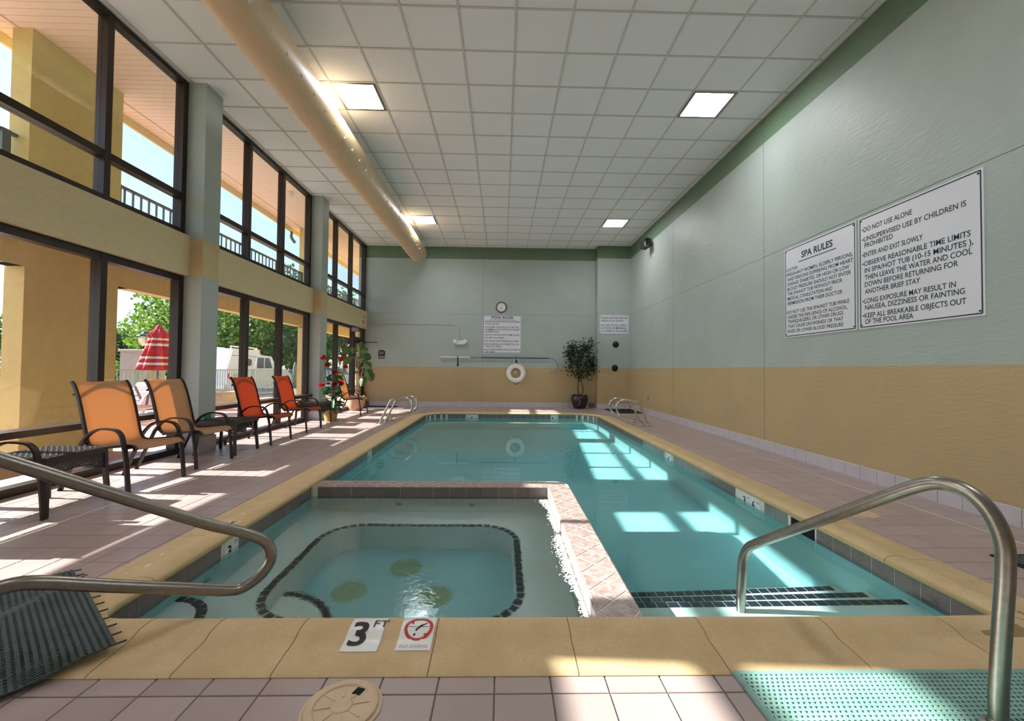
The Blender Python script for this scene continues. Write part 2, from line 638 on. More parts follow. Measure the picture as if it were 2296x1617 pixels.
def coping_mat():
    m, t, b, o = base_mat('coping')
    v = mapped(t, (1, 1, 1), 'World')
    f = noise(t, v, 5, 5, 0.6)
    c = ramp(t, f, [(0.3, srgb(202, 174, 132)), (0.7, srgb(216, 190, 150))])
    s = noise(t, v, 90, 4, 0.7)
    c = mixcol(t, 1.0, c, ramp(t, s, [(0.3, (0.9, 0.9, 0.88, 1)), (0.65, (1.03, 1.03, 1.03, 1))]), 'MULTIPLY')
    # greener, darker tint on steep and downward faces
    g = t.nodes.new('ShaderNodeNewGeometry')
    sp = t.nodes.new('ShaderNodeSeparateXYZ')
    t.links.new(g.outputs['True Normal'], sp.inputs[0])
    k = math_n(t, 'LESS_THAN', sp.outputs['Z'], 0.55)
    k2 = math_n(t, 'MULTIPLY', k, math_n(t, 'ADD', math_n(t, 'MULTIPLY', f, 0.5), 0.1))
    c = mixcol(t, k2, c, srgb(150, 146, 84))
    t.links.new(c, b.inputs['Base Color'])
    b.inputs['Roughness'].default_value = 0.75
    b.inputs['Specular IOR Level'].default_value = 0.25
    bump(t, b, s, 0.35, 0.006)
    return m


coping_mat()


def glass_mat(name, tint, refl=1.0):
    m = bpy.data.materials.new(name); m.use_nodes = True
    t = m.node_tree; t.nodes.clear()
    o = t.nodes.new('ShaderNodeOutputMaterial')
    tr = t.nodes.new('ShaderNodeBsdfTransparent'); tr.inputs[0].default_value = tint
    gl = t.nodes.new('ShaderNodeBsdfGlossy'); gl.inputs['Roughness'].default_value = 0.0
    ge = t.nodes.new('ShaderNodeNewGeometry')
    dt = t.nodes.new('ShaderNodeVectorMath'); dt.operation = 'DOT_PRODUCT'
    t.links.new(ge.outputs['Normal'], dt.inputs[0]); t.links.new(ge.outputs['Incoming'], dt.inputs[1])
    k = math_n(t, 'SUBTRACT', 1.0, math_n(t, 'ABSOLUTE', dt.outputs['Value']))
    fres = math_n(t, 'ADD', math_n(t, 'MULTIPLY', math_n(t, 'POWER', k, 5.0), 0.96), 0.04)   # Schlick, same from both sides
    mx = t.nodes.new('ShaderNodeMixShader')
    t.links.new(math_n(t, 'MULTIPLY', fres, refl), mx.inputs[0])
    t.links.new(tr.outputs[0], mx.inputs[1]); t.links.new(gl.outputs[0], mx.inputs[2])
    t.links.new(mx.outputs[0], o.inputs[0])
    MAT[name] = m
    return m


glass_mat('window_glass', (0.94, 0.96, 0.95, 1), 0.9)


def water_mat(name, tint, bmp=0.0, scale=10):
    m = bpy.data.materials.new(name); m.use_nodes = True
    t = m.node_tree; t.nodes.clear()
    o = t.nodes.new('ShaderNodeOutputMaterial')
    g = t.nodes.new('ShaderNodeBsdfGlass')
    g.inputs['IOR'].default_value = 1.333
    g.inputs['Roughness'].default_value = 0.0
    g.inputs['Color'].default_value = tint
    if bmp:
        v = mapped(t, (1, 1, 1), 'World')
        n = t.nodes.new('ShaderNodeBump'); n.inputs['Strength'].default_value = bmp; n.inputs['Distance'].default_value = 0.01
        t.links.new(noise(t, v, scale, 4, 0.6, 0.3), n.inputs['Height'])
        t.links.new(n.outputs[0], g.inputs['Normal'])
    t.links.new(g.outputs[0], o.inputs[0])
    MAT[name] = m
    return m


water_mat('pool_water', (0.80, 0.96, 0.97, 1))
water_mat('spa_water', (0.84, 0.96, 0.97, 1), 0.14, 24)


def emit(name, col, strength):
    m = bpy.data.materials.new(name); m.use_nodes = True
    t = m.node_tree; t.nodes.clear()
    o = t.nodes.new('ShaderNodeOutputMaterial')
    e = t.nodes.new('ShaderNodeEmission'); e.inputs[0].default_value = col; e.inputs[1].default_value = strength
    t.links.new(e.outputs[0], o.inputs[0])
    MAT[name] = m


emit('light_diffuser', (0.97, 0.98, 1.0, 1), LAMP)

# =================================================================== ROOM
XF, XFB = -4.22, -4.33            # inner and outer face of the window frames
XR, YB, YN = 3.86, 13.12, -2.4    # right wall, back wall, near wall
ZC = CH + 3.7909                  # ceiling
T = 0.6096
GX0, GY0 = -2.3316, 4.3834        # a crossing of the ceiling grid
COLS = [(-1.68, -1.35), (2.01, 2.34), (5.70, 6.03), (9.39, 9.72)]
BAYS = [(-1.35, 2.01), (2.34, 5.70), (6.03, 9.39), (9.72, 13.12)]
XCOL = -3.985


def structure(name, label):
    return thing(name, label, None, kind='structure')


# ---- ceiling
ceil = structure('ceiling', 'white acoustic tile ceiling on an exposed metal grid')
MB().box(XFB, XR + .1, YN, YB + .1, ZC + .05, ZC + .15).build('ceiling_light_stop', MAT['ceiling_grid'], ceil)  # unseen slab added above the tiles to keep light out
LIGHT_ROWS = [2, 10, -6]
LIGHT_COLS = [0, 8]
lights_at = {(c, r) for c in LIGHT_COLS for r in LIGHT_ROWS}
tile_me = MB().box(-.2925, .2925, -.2925, .2925, 0, .016).mesh('ceiling_tile')
tile_me.materials.append(MAT['ceiling_tile'])
rest = MB()
x_lines = [GX0 + k * T for k in range(-3, 11)]
y_lines = [GY0 + k * T for k in range(-11, 15)]
for k in range(-11, 15):
    for c in range(-4, 11):
        if (c, k) in lights_at: continue
        x0 = max(GX0 + c * T, XF) + .012; x1 = min(GX0 + (c + 1) * T, XR) - .012
        y0 = max(GY0 + k * T, YN) + .012; y1 = min(GY0 + (k + 1) * T, YB) - .012
        if x1 - x0 < .03 or y1 - y0 < .03: continue
        full = abs(x1 - x0 - .5856) < .004 and abs(y1 - y0 - .5856) < .004
        if k >= -1:
            if full:
                inst('ceiling_tile', tile_me, ceil, ((x0 + x1) / 2, (y0 + y1) / 2, ZC + .004))
            else:
                MB().box(x0, x1, y0, y1, ZC + .004, ZC + .02).build('ceiling_tile', MAT['ceiling_tile'], ceil)
        else:
            rest.box(x0, x1, y0, y1, ZC + .004, ZC + .02)
tag(rest.build('ceiling_tiles', MAT['ceiling_tile'], ceil), kind='stuff')
for x in x_lines:
    MB().box(x - .012, x + .012, YN, YB, ZC - .004, ZC + .03).build('ceiling_tee', MAT['ceiling_grid'], ceil)
for y in y_lines:
    if y < YN: continue
    MB().box(XF, XR, y - .012, y + .012, ZC - .0035, ZC + .03).build('ceiling_tee', MAT['ceiling_grid'], ceil)
MB().box(XF, XR, YB - .02, YB, ZC - .003, ZC + .03).build('ceiling_tee', MAT['ceiling_grid'], ceil)
MB().box(XR - .02, XR, YN, YB, ZC - .003, ZC + .03).build('ceiling_tee', MAT['ceiling_grid'], ceil)

LAB = {(0, 2): 'lit square ceiling light beside the tan air duct, the larger-looking one above the hot tub', (8, 2): 'lit square ceiling light above the spa rules signs',
       (0, 10): 'lit square ceiling light beside the duct end by the back wall', (8, 10): 'lit square ceiling light near the corner camera by the back wall',
       (0, -6): 'lit square ceiling light on the duct side above the near deck', (8, -6): 'lit square ceiling light on the sign wall side above the near deck'}
LAB[(0, 2)] = 'lit square ceiling light beside the long tan duct, above the hot tub end'
for (c, r) in lights_at:
    x0, y0 = GX0 + c * T, GY0 + r * T
    t_ = thing('ceiling_light', LAB[(c, r)], 'light', (x0 + T / 2, y0 + T / 2, ZC), group='square ceiling lights')
    fr = MB()
    fr.box(x0 + .008, x0 + .045, y0 + .008, y0 + T - .008, ZC - .008, ZC + .03)
    fr.box(x0 + T - .045, x0 + T - .008, y0 + .008, y0 + T - .008, ZC - .008, ZC + .03)
    fr.box(x0 + .045, x0 + T - .045, y0 + .008, y0 + .04, ZC - .008, ZC + .03)
    fr.box(x0 + .045, x0 + T - .045, y0 + T - .04, y0 + T - .008, ZC - .008, ZC + .03)
    fr.build('frame', MAT['steel'], t_)
    MB().box(x0 + .045, x0 + T - .045, y0 + .04, y0 + T - .04, ZC + .002, ZC + .02).build('diffuser', MAT['light_diffuser'], t_)

# ---- walls
def seam(p, a, b):
    MB().bar(a, b, .006, .004, (1, 0, 0) if abs(a[0] - b[0]) < 1e-6 and abs(a[1] - b[1]) > 0 else (0, 0, 1)).build('control_joint', MAT['joint_dark'], p)


wb = structure('wall_back', 'back wall of textured stucco: dark green band, pale green, ochre dado')
MB().box(XFB - .1, XR + .1, YB, YB + .2, -.1, ZC + .1).build('wall_face', MAT['wall_paint'], wb)
pil = MB().box(2.85, XR + .05, 12.78, YB + .05, -.05, ZC + .05)
pil.build('corner_pilaster', MAT['wall_paint'], wb)
MB().box(-.626, -.620, YB - .002, YB + .01, 0, ZC).build('control_joint', MAT['joint_dark'], wb)
MB().box(-4.2, 2.85, YB - .002, YB + .01, 2.837, 2.842).build('control_joint', MAT['joint_dark'], wb)
MB().box(2.848, 2.86, 12.77, YB, 2.837, 2.842).build('control_joint', MAT['joint_dark'], wb)
MB().box(2.85, XR, 12.778, 12.79, 2.837, 2.842).build('control_joint', MAT['joint_dark'], wb)

wr = structure('wall_right', 'long right wall of textured stucco: dark green band, pale green, ochre dado')
MB().box(XR, XR + .2, YN - .1, YB + .1, -.1, ZC + .1).build('wall_face', MAT['wall_paint'], wr)
for y in (2.85, 6.2, 9.55):
    MB().box(XR - .002, XR + .01, y - .003, y + .003, 0, ZC).build('control_joint', MAT['joint_dark'], wr)
MB().box(XR - .002, XR + .01, YN, 12.78, 2.837, 2.842).build('control_joint', MAT['joint_dark'], wr)

wn = structure('wall_near', 'near wall behind the photographer')
MB().box(XFB - .1, XR + .1, YN - .2, YN, -.1, ZC + .1).build('wall_face', MAT['wall_paint'], wn)

wl = structure('wall_left', 'window wall with pale green columns and tan spandrel beams')
for (a, b) in COLS:
    MB().box(XFB - .05, XCOL, a, b, -.05, ZC + .02).build('column', MAT['column_paint'], wl)
    cb = MB().box(XF, XCOL + .014, a - .014, b + .014, 0, .20)
    cb.build('column_base_tile', MAT['base_tile'], wl)
for (a, b) in BAYS:
    MB().box(XFB - .05, -4.16, a, b, 2.333, 2.868).build('spandrel', MAT['spandrel_stucco'], wl)
MB().box(XFB - .05, XCOL, YN, -1.68, 0, ZC).build('end_panel', MAT['column_paint'], wl)

# ---- baseboards of square tiles
bt = MB().cbox(-.0995, .0995, -.007, .007, 0, .142, .004).mesh('base_tile'); bt.materials.append(MAT['base_tile'])
bbr = structure('baseboard_right', 'pale tile baseboard along the right wall')
MB().box(XR - .010, XR, YN, 12.77, 0, .138).build('grout_bed', MAT['joint_dark'], bbr)
y = YN + .1
while y < 12.7:
    inst('base_tile', bt, bbr, (XR - .012, y, 0), (0, 0, R(90)))
    y += .2032
bbb = structure('baseboard_back', 'pale tile baseboard along the back wall')
MB().box(-4.15, 2.84, YB - .010, YB, 0, .138).build('grout_bed', MAT['joint_dark'], bbb)
x = -3.95
while x < 2.75:
    inst('base_tile', bt, bbb, (x, YB - .012, 0))
    x += .2032
x = 2.95
while x < 3.8:
    inst('base_tile', bt, bbb, (x, 12.78 - .008, 0))
    x += .2032
inst('base_tile', bt, bbb, (2.842, 12.9, 0), (0, 0, R(90)))

# ---- windows
FR = MAT['bronze_frame']


def clear(o):
    # sunlight refracted by the pool water passes the panes unhindered
    o.visible_transmission = False
    return o


def window(n, label, ya, yb, mull, rails, z0, z1, skip=None):
    w = thing('window_%d' % n, label, None, kind='structure')
    ys = [ya] + list(mull) + [yb]
    for y_, wd_ in [(ya + .04, .08), (yb - .04, .08)] + [(m, .075) for m in mull]:
        MB().box(XFB, XF, y_ - wd_ / 2, y_ + wd_ / 2, z0, z1).build('mullion', FR, w)
    for (a, b, xi) in rails:
        MB().box(XFB + .003, xi - .003 if xi == XF else xi, ya, yb, a, b).build('rail', FR, w)
    for i in range(len(ys) - 1):
        for j in range(len(rails) - 1):
            if skip and (i, j) in skip: continue
            lo, hi = rails[j][1], rails[j + 1][0]
            p0 = ys[i] + (.08 if i == 0 else .0375); p1 = ys[i + 1] - (.08 if i == len(ys) - 2 else .0375)
            if hi - lo > .05:
                clear(MB().box(-4.285, -4.279, p0, p1, lo, hi).build('pane', MAT['window_glass'], w))
    return w


UP = [(2.868, 2.945, XF), (3.342, 3.417, XF), (ZC - .06, ZC, XF)]
LO = [(0.0, .075, -4.205), (.505, .565, -4.13), (2.25, 2.333, XF)]
MU = [(-.2, .93), (3.49, 4.58), (7.13, 8.22), (10.86, 11.94)]
names = ['near the photographer', 'in front of the wide stucco pier', 'looking out to the truck', 'by the back wall']
for i, (a, b) in enumerate(BAYS):
    window(2 * i + 1, 'upper bronze framed window bay ' + names[i], a, b, MU[i], UP, 2.868, ZC)
    if i < 3:
        window(2 * i + 2, 'lower bronze framed window bay ' + names[i], a, b, MU[i], LO, 0, 2.333)
window(8, 'lower bronze framed window beside the exit door', 9.72, 12.2, (10.97,), LO, 0, 2.333)
# exit door with transom in the far corner
d = thing('door_1', 'bronze framed glass exit door in the far corner', None, kind='structure')
MB().box(XFB, XF, 12.2, 12.28, 0, 2.333).box(XFB, XF, 13.03, 13.12, 0, 2.333).box(XFB, XF, 12.28, 13.03, 2.25, 2.333).box(XFB, XF, 12.28, 13.03, 1.97, 2.05).build('door_frame', FR, d)
leaf = MB().box(XFB + .02, XF - .02, 12.28, 12.38, 0, 1.97).box(XFB + .02, XF - .02, 12.93, 13.03, 0, 1.97).box(XFB + .02, XF - .02, 12.38, 12.93, 1.86, 1.97).box(XFB + .02, XF - .02, 12.38, 12.93, 0, .22).box(XFB + .02, XF - .02, 12.38, 12.93, .98, 1.06)
dl = leaf.build('door_leaf', FR, d)
MB().box(-4.283, -4.277, 12.38, 12.93, 1.06, 1.86).build('pane', MAT['window_glass'], dl)
MB().box(-4.283, -4.277, 12.38, 12.93, .22, .98).build('pane', MAT['window_glass'], dl)
MB().box(-4.283, -4.277, 12.28, 13.03, 2.05, 2.25).build('pane', MAT['window_glass'], d)
MB().tube([(-4.20, 12.42, 1.02), (-4.14, 12.42, 1.02), (-4.14, 12.9, 1.02), (-4.20, 12.9, 1.02)], .014, 8).build('push_bar', MAT['steel'], dl)
cl = MB().box(-4.22, -4.14, 12.75, 12.99, 1.90, 1.97).build('door_closer', MAT['camera_black'], d)
MB().bar((-4.15, 12.97, 1.93), (-3.80, 13.02, 1.93), .022, .012, (0, 0, 1)).build('closer_arm', MAT['camera_black'], cl)

# =================================================================== POOL OUTLINE
class Path:
    def __init__(s, corners, radii, seg=10):
        P = []; NN = []
        n = len(corners)
        for i in range(n):
            a = Vector(corners[i - 1]); b = Vector(corners[i]); c = Vector(corners[(i + 1) % n])
            d0 = (b - a).normalized(); d1 = (c - b).normalized()
            ang = math.acos(max(-1, min(1, d0.dot(d1))))
            r = radii[i]; k = r * math.tan(ang / 2)
            n0 = Vector((d0.y, -d0.x)); n1 = Vector((d1.y, -d1.x))
            st = b - d0 * k
            cen = st - n0 * r
            for j in range(seg + 1):
                f = j / seg
                q = n0.lerp(n1, f)
                # slerp
                th = ang * f
                q = n0 * math.cos(th) + Vector((-n0.y, n0.x)) * math.sin(th) * (1 if d0.x * d1.y - d0.y * d1.x > 0 else -1)
                P.append(cen + q * r); NN.append(q)
        s.P = P; s.N = NN
        s.S = [0.0]
        for i in range(len(P)):
            s.S.append(s.S[-1] + (P[(i + 1) % len(P)] - P[i]).length)
        s.len = s.S[-1]

    def at(s, u):
        u %= s.len
        lo, hi = 0, len(s.P) - 1
        i = max(j for j in range(len(s.P)) if s.S[j] <= u + 1e-9)
        k = (i + 1) % len(s.P)
        L_ = s.S[i + 1] - s.S[i]
        f = 0 if L_ < 1e-9 else (u - s.S[i]) / L_
        return s.P[i].lerp(s.P[k], f), (s.N[i].lerp(s.N[k], f)).normalized()

    def near(s, x, y):
        best = min(range(2000), key=lambda k: (s.at(s.len * k / 2000)[0] - Vector((x, y))).length)
        return s.len * best / 2000


YE = 1.915                          # pool face of the near coping
PC = [(-1.80, YE), (2.315, YE), (2.39, 10.93), (-1.905, 10.93)]
PATH = Path(PC, [.12, .05, .60, .60])
SPX0, SPX1, SPY0, SPY1 = .455, .66, 4.15, 4.365    # the divider between hot tub and pool
ZW = -.095

# ---- deck floor
floor = structure('floor', 'pool deck of square mauve floor tiles with a white joint line')
S = .2035
fb = MB()
# slab in strips around the basin
fb.box(-4.4, 3.95, YN - .1, 1.86, -.12, -.0035)
fb.box(-4.4, -1.86, 1.86, 11.0, -.12, -.0035)
fb.box(2.35, 3.95, 1.86, 11.0, -.12, -.0035)
fb.box(-4.4, 3.95, 11.0, YB + .05, -.12, -.0035)
fb.build('grout_bed', MAT['grout'], floor)


def in_pool(x0, x1, y0, y1):
    return x0 > -1.98 and x1 < 2.5 and y0 > 1.76 and y1 < 11.1


def at_joint(x0, x1):
    return False


cells = []


def grid(xa, xb, ya, yb, ox, oy):
    i0 = math.floor((xa - ox) / S); i1 = math.ceil((xb - ox) / S)
    j0 = math.floor((ya - oy) / S); j1 = math.ceil((yb - oy) / S)
    for i in range(i0, i1):
        for j in range(j0, j1):
            x0, x1 = max(ox + i * S, xa), min(ox + (i + 1) * S, xb)
            y0, y1 = max(oy + j * S, ya), min(oy + (j + 1) * S, yb)
            if x1 - x0 < .02 or y1 - y0 < .02 or in_pool(x0, x1, y0, y1): continue
            cells.append((x0, x1, y0, y1))


JL, JR = -3.185, 3.50
OX, OY = -.0173, 1.514
grid(-2.12, 2.62, YN, 1.75, OX, OY)
grid(JL + .007, -2.12, YN, YB, JL + .007, OY)
grid(-2.12, -1.9, 1.75, 11.2, JL + .007, OY)
grid(-4.21, JL - .007, YN, YB, JL - .007, OY)
grid(2.62, JR - .006, YN, YB, JR - .006, OY)
grid(2.45, 2.62, 1.75, 11.2, 2.62 - .0, OY)
grid(JR + .006, 3.85, YN, YB, JR + .006, OY)
grid(-2.12, 2.62, 11.1, YB, OX, OY)


def project(x, y, z=0.0):
    v = Vector((x, y, z - CH))
    d = v.dot(fw)
    if d < .2: return None
    return 1148 + F_PX * v.dot(rt2) / d, 808.5 - F_PX * v.dot(up2) / d, d


def seen(c):
    q = project((c[0] + c[1]) / 2, (c[2] + c[3]) / 2)
    return q is not None and -60 < q[0] < 2356 and q[1] < 1690


vis = sorted([c for c in cells if seen(c)], key=lambda c: ((c[0] + c[1]) / 2) ** 2 + ((c[2] + c[3]) / 2) ** 2)
top300 = set(vis[:300])
G_ = .0026
ft = MB().cbox(-S / 2 + G_, S / 2 - G_, -S / 2 + G_, S / 2 - G_, -.012, 0, .002).mesh('floor_tile')
ft.materials.append(MAT['deck_tile'])
rest = MB()
for c in cells:
    if c in top300:
        if abs(c[1] - c[0] - S) < .001 and abs(c[3] - c[2] - S) < .001:
            inst('floor_tile', ft, floor, ((c[0] + c[1]) / 2, (c[2] + c[3]) / 2, 0))
        else:
            MB().cbox(c[0] + G_, c[1] - G_, c[2] + G_, c[3] - G_, -.012, 0, .002).build('floor_tile', MAT['deck_tile'], floor)
    else:
        rest.add([(c[0] + G_, c[2] + G_, 0), (c[1] - G_, c[2] + G_, 0), (c[1] - G_, c[3] - G_, 0), (c[0] + G_, c[3] - G_, 0),
                  (c[0] + G_, c[2] + G_, -.006), (c[1] - G_, c[2] + G_, -.006), (c[1] - G_, c[3] - G_, -.006), (c[0] + G_, c[3] - G_, -.006)],
                 [(0, 1, 2, 3), (4, 5, 1, 0), (5, 6, 2, 1), (6, 7, 3, 2), (7, 4, 0, 3)])
tag(rest.build('floor_tiles', MAT['deck_tile'], floor), kind='stuff')
MB().box(JL - .0065, JL + .0065, YN, YB, -.01, .001).build('expansion_joint', MAT['white_joint'], floor)
MB().box(JR - .0055, JR + .0055, YN, 12.7, -.01, .001).build('expansion_joint', MAT['white_joint'], floor)

# ---- the pool itself
pool = thing('swimming_pool', 'long tiled swimming pool with ochre coping, steps and raised hot tub corner', 'pool', (.25, 6.4, 0))


def recv(o):
    try:
        o.cycles.is_caustics_receiver = True
    except Exception:
        pass
    return o


def depth_z(y):
    pts = [(1.8, -1.14), (3.2, -1.14), (6.0, -1.30), (9.0, -1.66), (11.2, -1.92)]
    for (a, za), (b, zb) in zip(pts, pts[1:]):
        if y <= b: return za + (zb - za) * (y - a) / (b - a)
    return pts[-1][1]


w = MB()
n = len(PATH.P)
for i in range(n):
    k = (i + 1) % n
    a, b = PATH.P[i], PATH.P[k]
    w.quad((a.x, a.y, -.02), (b.x, b.y, -.02), (b.x, b.y, -2.3), (a.x, a.y, -2.3))
recv(w.build('basin_wall', MAT['basin_depth_tint'], pool, smooth=True))
fl_ = MB()
ys = [1.8, 3.2, 6.0, 9.0, 11.2]
for a, b in zip(ys, ys[1:]):
    fl_.quad((-2.3, a, depth_z(a)), (2.8, a, depth_z(a)), (2.8, b, depth_z(b)), (-2.3, b, depth_z(b)))
recv(fl_.build('basin_floor', MAT['basin_depth_tint'], pool))
# entry steps
STEPS = [(2.42, -.265), (2.68, -.51), (2.95, -.755)]
for (ye, zt) in STEPS:
    recv(MB().box(SPX1 - .02, 2.42, 1.86, ye, zt - .6, zt).build('entry_step', MAT['plaster'], pool))
nt_me = MB().cbox(-.030, .030, -.026, .026, 0, .006, .002).mesh('nosing_tile'); nt_me.materials.append(MAT['nosing_tile'])
for si, (ye, zt) in enumerate(STEPS):
    x = SPX1 + .05
    while x < 2.27 - .0 * si:
        recv(inst('nosing_tile', nt_me, pool, (x, ye - .03, zt - .001)))
        x += .0645

# waterline tiles
WT = .1575
wt_me = MB().cbox(-WT / 2 + .0028, WT / 2 - .0028, -.074, .074, -.004, .008, .002).mesh('waterline_tile')
for v in wt_me.vertices:                   # stand it up: local y -> z, thickness towards -y
    x_, y_, z_ = v.co
    v.co = (x_, -z_, y_)
wt_me.materials.append(MAT['slate_tile'])
gm = MB()
for i in range(n):
    k = (i + 1) % n
    a, b = PATH.P[i] - PATH.N[i] * .0055, PATH.P[k] - PATH.N[k] * .0055
    gm.quad((a.x, a.y, -.012), (b.x, b.y, -.012), (b.x, b.y, -.165), (a.x, a.y, -.165))
recv(gm.build('waterline_grout', MAT['white_joint'], pool))
MARK = {}


def reserve(x, y, w_, tag_):
    MARK[tag_] = (PATH.near(x, y), w_)


reserve(2.33, 3.26, .26, 'skimmer')
reserve(2.335, 3.96, .30, '3 6')
reserve(2.35, 5.93, .15, '4R')
reserve(2.375, 9.09, .15, '5R')
reserve(-.746, 10.93, .15, '6a')
reserve(1.32, 10.93, .15, '6b')
reserve(-1.82, 2.92, .15, '3L')
reserve(-1.85, 6.0, .15, '4L')
reserve(-1.89, 9.3, .15, '5L')
reserve(-1.895, 9.95, .15, 'darkL')
ntile = round(PATH.len / WT)
step = PATH.len / ntile
for i in range(ntile):
    u = (i + .5) * step
    if any(abs(u - s0) < w_ / 2 + .03 for (s0, w_) in MARK.values()): continue
    p, nn = PATH.at(u)
    inst('waterline_tile', wt_me, pool, (p.x - nn.x * .004, p.y - nn.y * .004, -.088), (0, 0, math.atan2(nn.y, nn.x) - R(90) + R(180)))


def wall_marker(key, texts, dark=False):
    s0, w_ = MARK[key]
    p, nn = PATH.at(s0)
    c = Vector((p.x - nn.x * .004, p.y - nn.y * .004, -.088))
    tx = Vector((nn.y, -nn.x, 0))                         # reading direction seen from inside
    N3 = Vector((-nn.x, -nn.y, 0)); Z3 = Vector((0, 0, 1))
    if dark:
        MB().obox(c, tx * (w_ / 2), Z3 * .066, N3 * .004).build('skimmer_mouth', MAT['dark_hole'], pool)
        return
    m_ = MB().obox(c, tx * (w_ / 2), Z3 * .074, N3 * .006).build('depth_marker_tile', MAT['marker_white'], pool)
    for (s_, dx, dz, size) in texts:
        lettering(s_, size, MAT['ink_black'], m_, c + N3 * .0068 + tx * dx + Z3 * dz, tx, Z3, bold=.002 if size > .05 else 0)


wall_marker('skimmer', [], True)
wall_marker('darkL', [], True)
wall_marker('3 6', [('3', -.115, -.038, .105), ('FT', -.045, .022, .035), ('6', .03, -.038, .105), ('IN', .105, .022, .035)])
for k_, dgt in (('4R', '4'), ('5R', '5'), ('6a', '6'), ('6b', '6'), ('3L', '3'), ('4L', '4'), ('5L', '5')):
    wall_marker(k_, [(dgt, -.045, -.038, .105), ('FT', .03, .022, .035)])

# coping
PROF = [(.004, -.012), (-.014, -.012), (-.022, -.004), (-.024, .008), (-.018, .022), (.0, .034), (.03, .041), (.07, .041), (.105, .034), (.128, .024), (.140, .020), (.24, .016), (.31, .009), (.32, .003), (.32, -.02), (.004, -.02)]


def coping(u0, u1, inset, name, mat, parent, drop=0.0):
    us = [u0 + inset]
    k = max(1, int((u1 - u0) / .07))
    us += [u0 + (u1 - u0) * i / k for i in range(1, k)] + [u1 - inset]
    # straight pieces need no subdivision
    keep = [us[0]]
    for a in us[1:-1]:
        _, na = PATH.at(a - .05); _, nb = PATH.at(a + .05)
        if (na - nb).length > .003: keep.append(a)
    keep.append(us[-1])
    m = MB(); q = len(PROF)
    for a in keep:
        p, nn = PATH.at(a)
        for (dd, zz) in PROF:
            m.v.append((p.x + nn.x * (dd + (drop if dd > .29 else -drop if dd > .2 else drop * (1 if dd < 0.01 else 0))), p.y + nn.y * (dd + (drop if dd < .01 else 0)), zz - (drop if zz > 0 else 0)))
    for i in range(len(keep) - 1):
        for j in range(q):
            b = (j + 1) % q
            m.f.append((i * q + j, i * q + b, (i + 1) * q + b, (i + 1) * q + j))
    m.f.append(tuple(range(q))[::-1]); m.f.append(tuple((len(keep) - 1) * q + j for j in range(q)))
    return m.build(name, mat, parent, smooth=35)


# joints: measured on the near side, about 0.6 m elsewhere
u_front = PATH.near(0, YE)
cuts = [u_front + x for x in (-1.20, -.84, -.27, .29, .86, 1.41, 1.95)]
u = cuts[-1] + .34
end = cuts[0] + PATH.len - .3
nst = round((end - u) / .61)
cuts += [u + (end - u) * i / nst for i in range(nst + 1)]
for a, b in zip(cuts, cuts[1:] + [cuts[0] + PATH.len]):
    coping(a, b, .0022, 'coping_stone', MAT['coping'], pool)
coping(0, PATH.len - .001, 0, 'coping_bed', MAT['coping_grout'], pool, .003)

# flat depth markers on the near coping
def coping_z(dd):
    pts = sorted([(d_, z_) for (d_, z_) in PROF[4:14]])
    for (a, za), (b, zb) in zip(pts, pts[1:]):
        if a <= dd <= b: return za + (zb - za) * (dd - a) / (b - a)
    return .01


def deck_decal(x0, x1, y0, y1, name='depth_marker', sk=0.0):
    m = MB(); k = 8
    for i in range(k + 1):
        y_ = y0 + (y1 - y0) * i / k
        z_ = coping_z(YE - y_) + .0035
        m.v += [(x0 + sk * i / k, y_, z_), (x1 + sk * i / k, y_, z_), (x0 + sk * i / k, y_, z_ - .003), (x1 + sk * i / k, y_, z_ - .003)]
    for i in range(k):
        a = i * 4; b = a + 4
        m.f += [(a, a + 1, b + 1, b), (a + 2, b + 2, b + 3, a + 3), (a, b, b + 2, a + 2), (a + 1, a + 3, b + 3, b + 1)]
    m.f += [(0, 2, 3, 1), (k * 4, k * 4 + 1, k * 4 + 3, k * 4 + 2)]
    return m


def drape(o, lift):
    for v in o.data.vertices:
        v.co.z = coping_z(YE - (v.co.y + WL[o.parent.name][1])) + lift - WL[o.parent.name][2]


WL.setdefault('x', (0, 0, 0))
dm = thing('depth_marker', 'white 3 FT depth marker stuck on the near coping', 'depth marker', (-.56, 1.8, .02))
p_ = deck_decal(-.63, -.485, 1.71, 1.895).build('plate', MAT['marker_white'], dm, smooth=30)
for s_, x_, y_, sz, bo in (('3', -.615, 1.745, .165, .004), ('FT', -.533, 1.83, .062, 0)):
    o_ = lettering(s_, sz, MAT['ink_black'], dm, (x_, y_, .05), (1, 0, 0), (0, 1, 0), bold=bo)
    WL[o_.name] = WL[dm.name]
    drape(o_, .0062)
nd = thing('no_diving_marker', 'white no diving marker with a red prohibition ring on the near coping', 'sign', (-.35, 1.8, .02))
deck_decal(-.415, -.275, 1.715, 1.905).build('plate', MAT['marker_white'], nd, smooth=30)


def flat_shape(pts, name, mat, parent, lift):
    m = MB().add([(x, y, 0.05) for (x, y) in pts], [tuple(range(len(pts)))])
    o_ = m.build(name, mat, parent)
    drape(o_, lift)
    return o_


def ring(cx, cy, r0, r1, k=32):
    m = MB()
    for i in range(k):
        a = 2 * math.pi * i / k
        m.v += [(cx + r0 * math.cos(a), cy + r0 * math.sin(a), .05), (cx + r1 * math.cos(a), cy + r1 * math.sin(a), .05)]
    for i in range(k):
        j = (i + 1) % k
        m.f.append((2 * i, 2 * i + 1, 2 * j + 1, 2 * j))
    return m


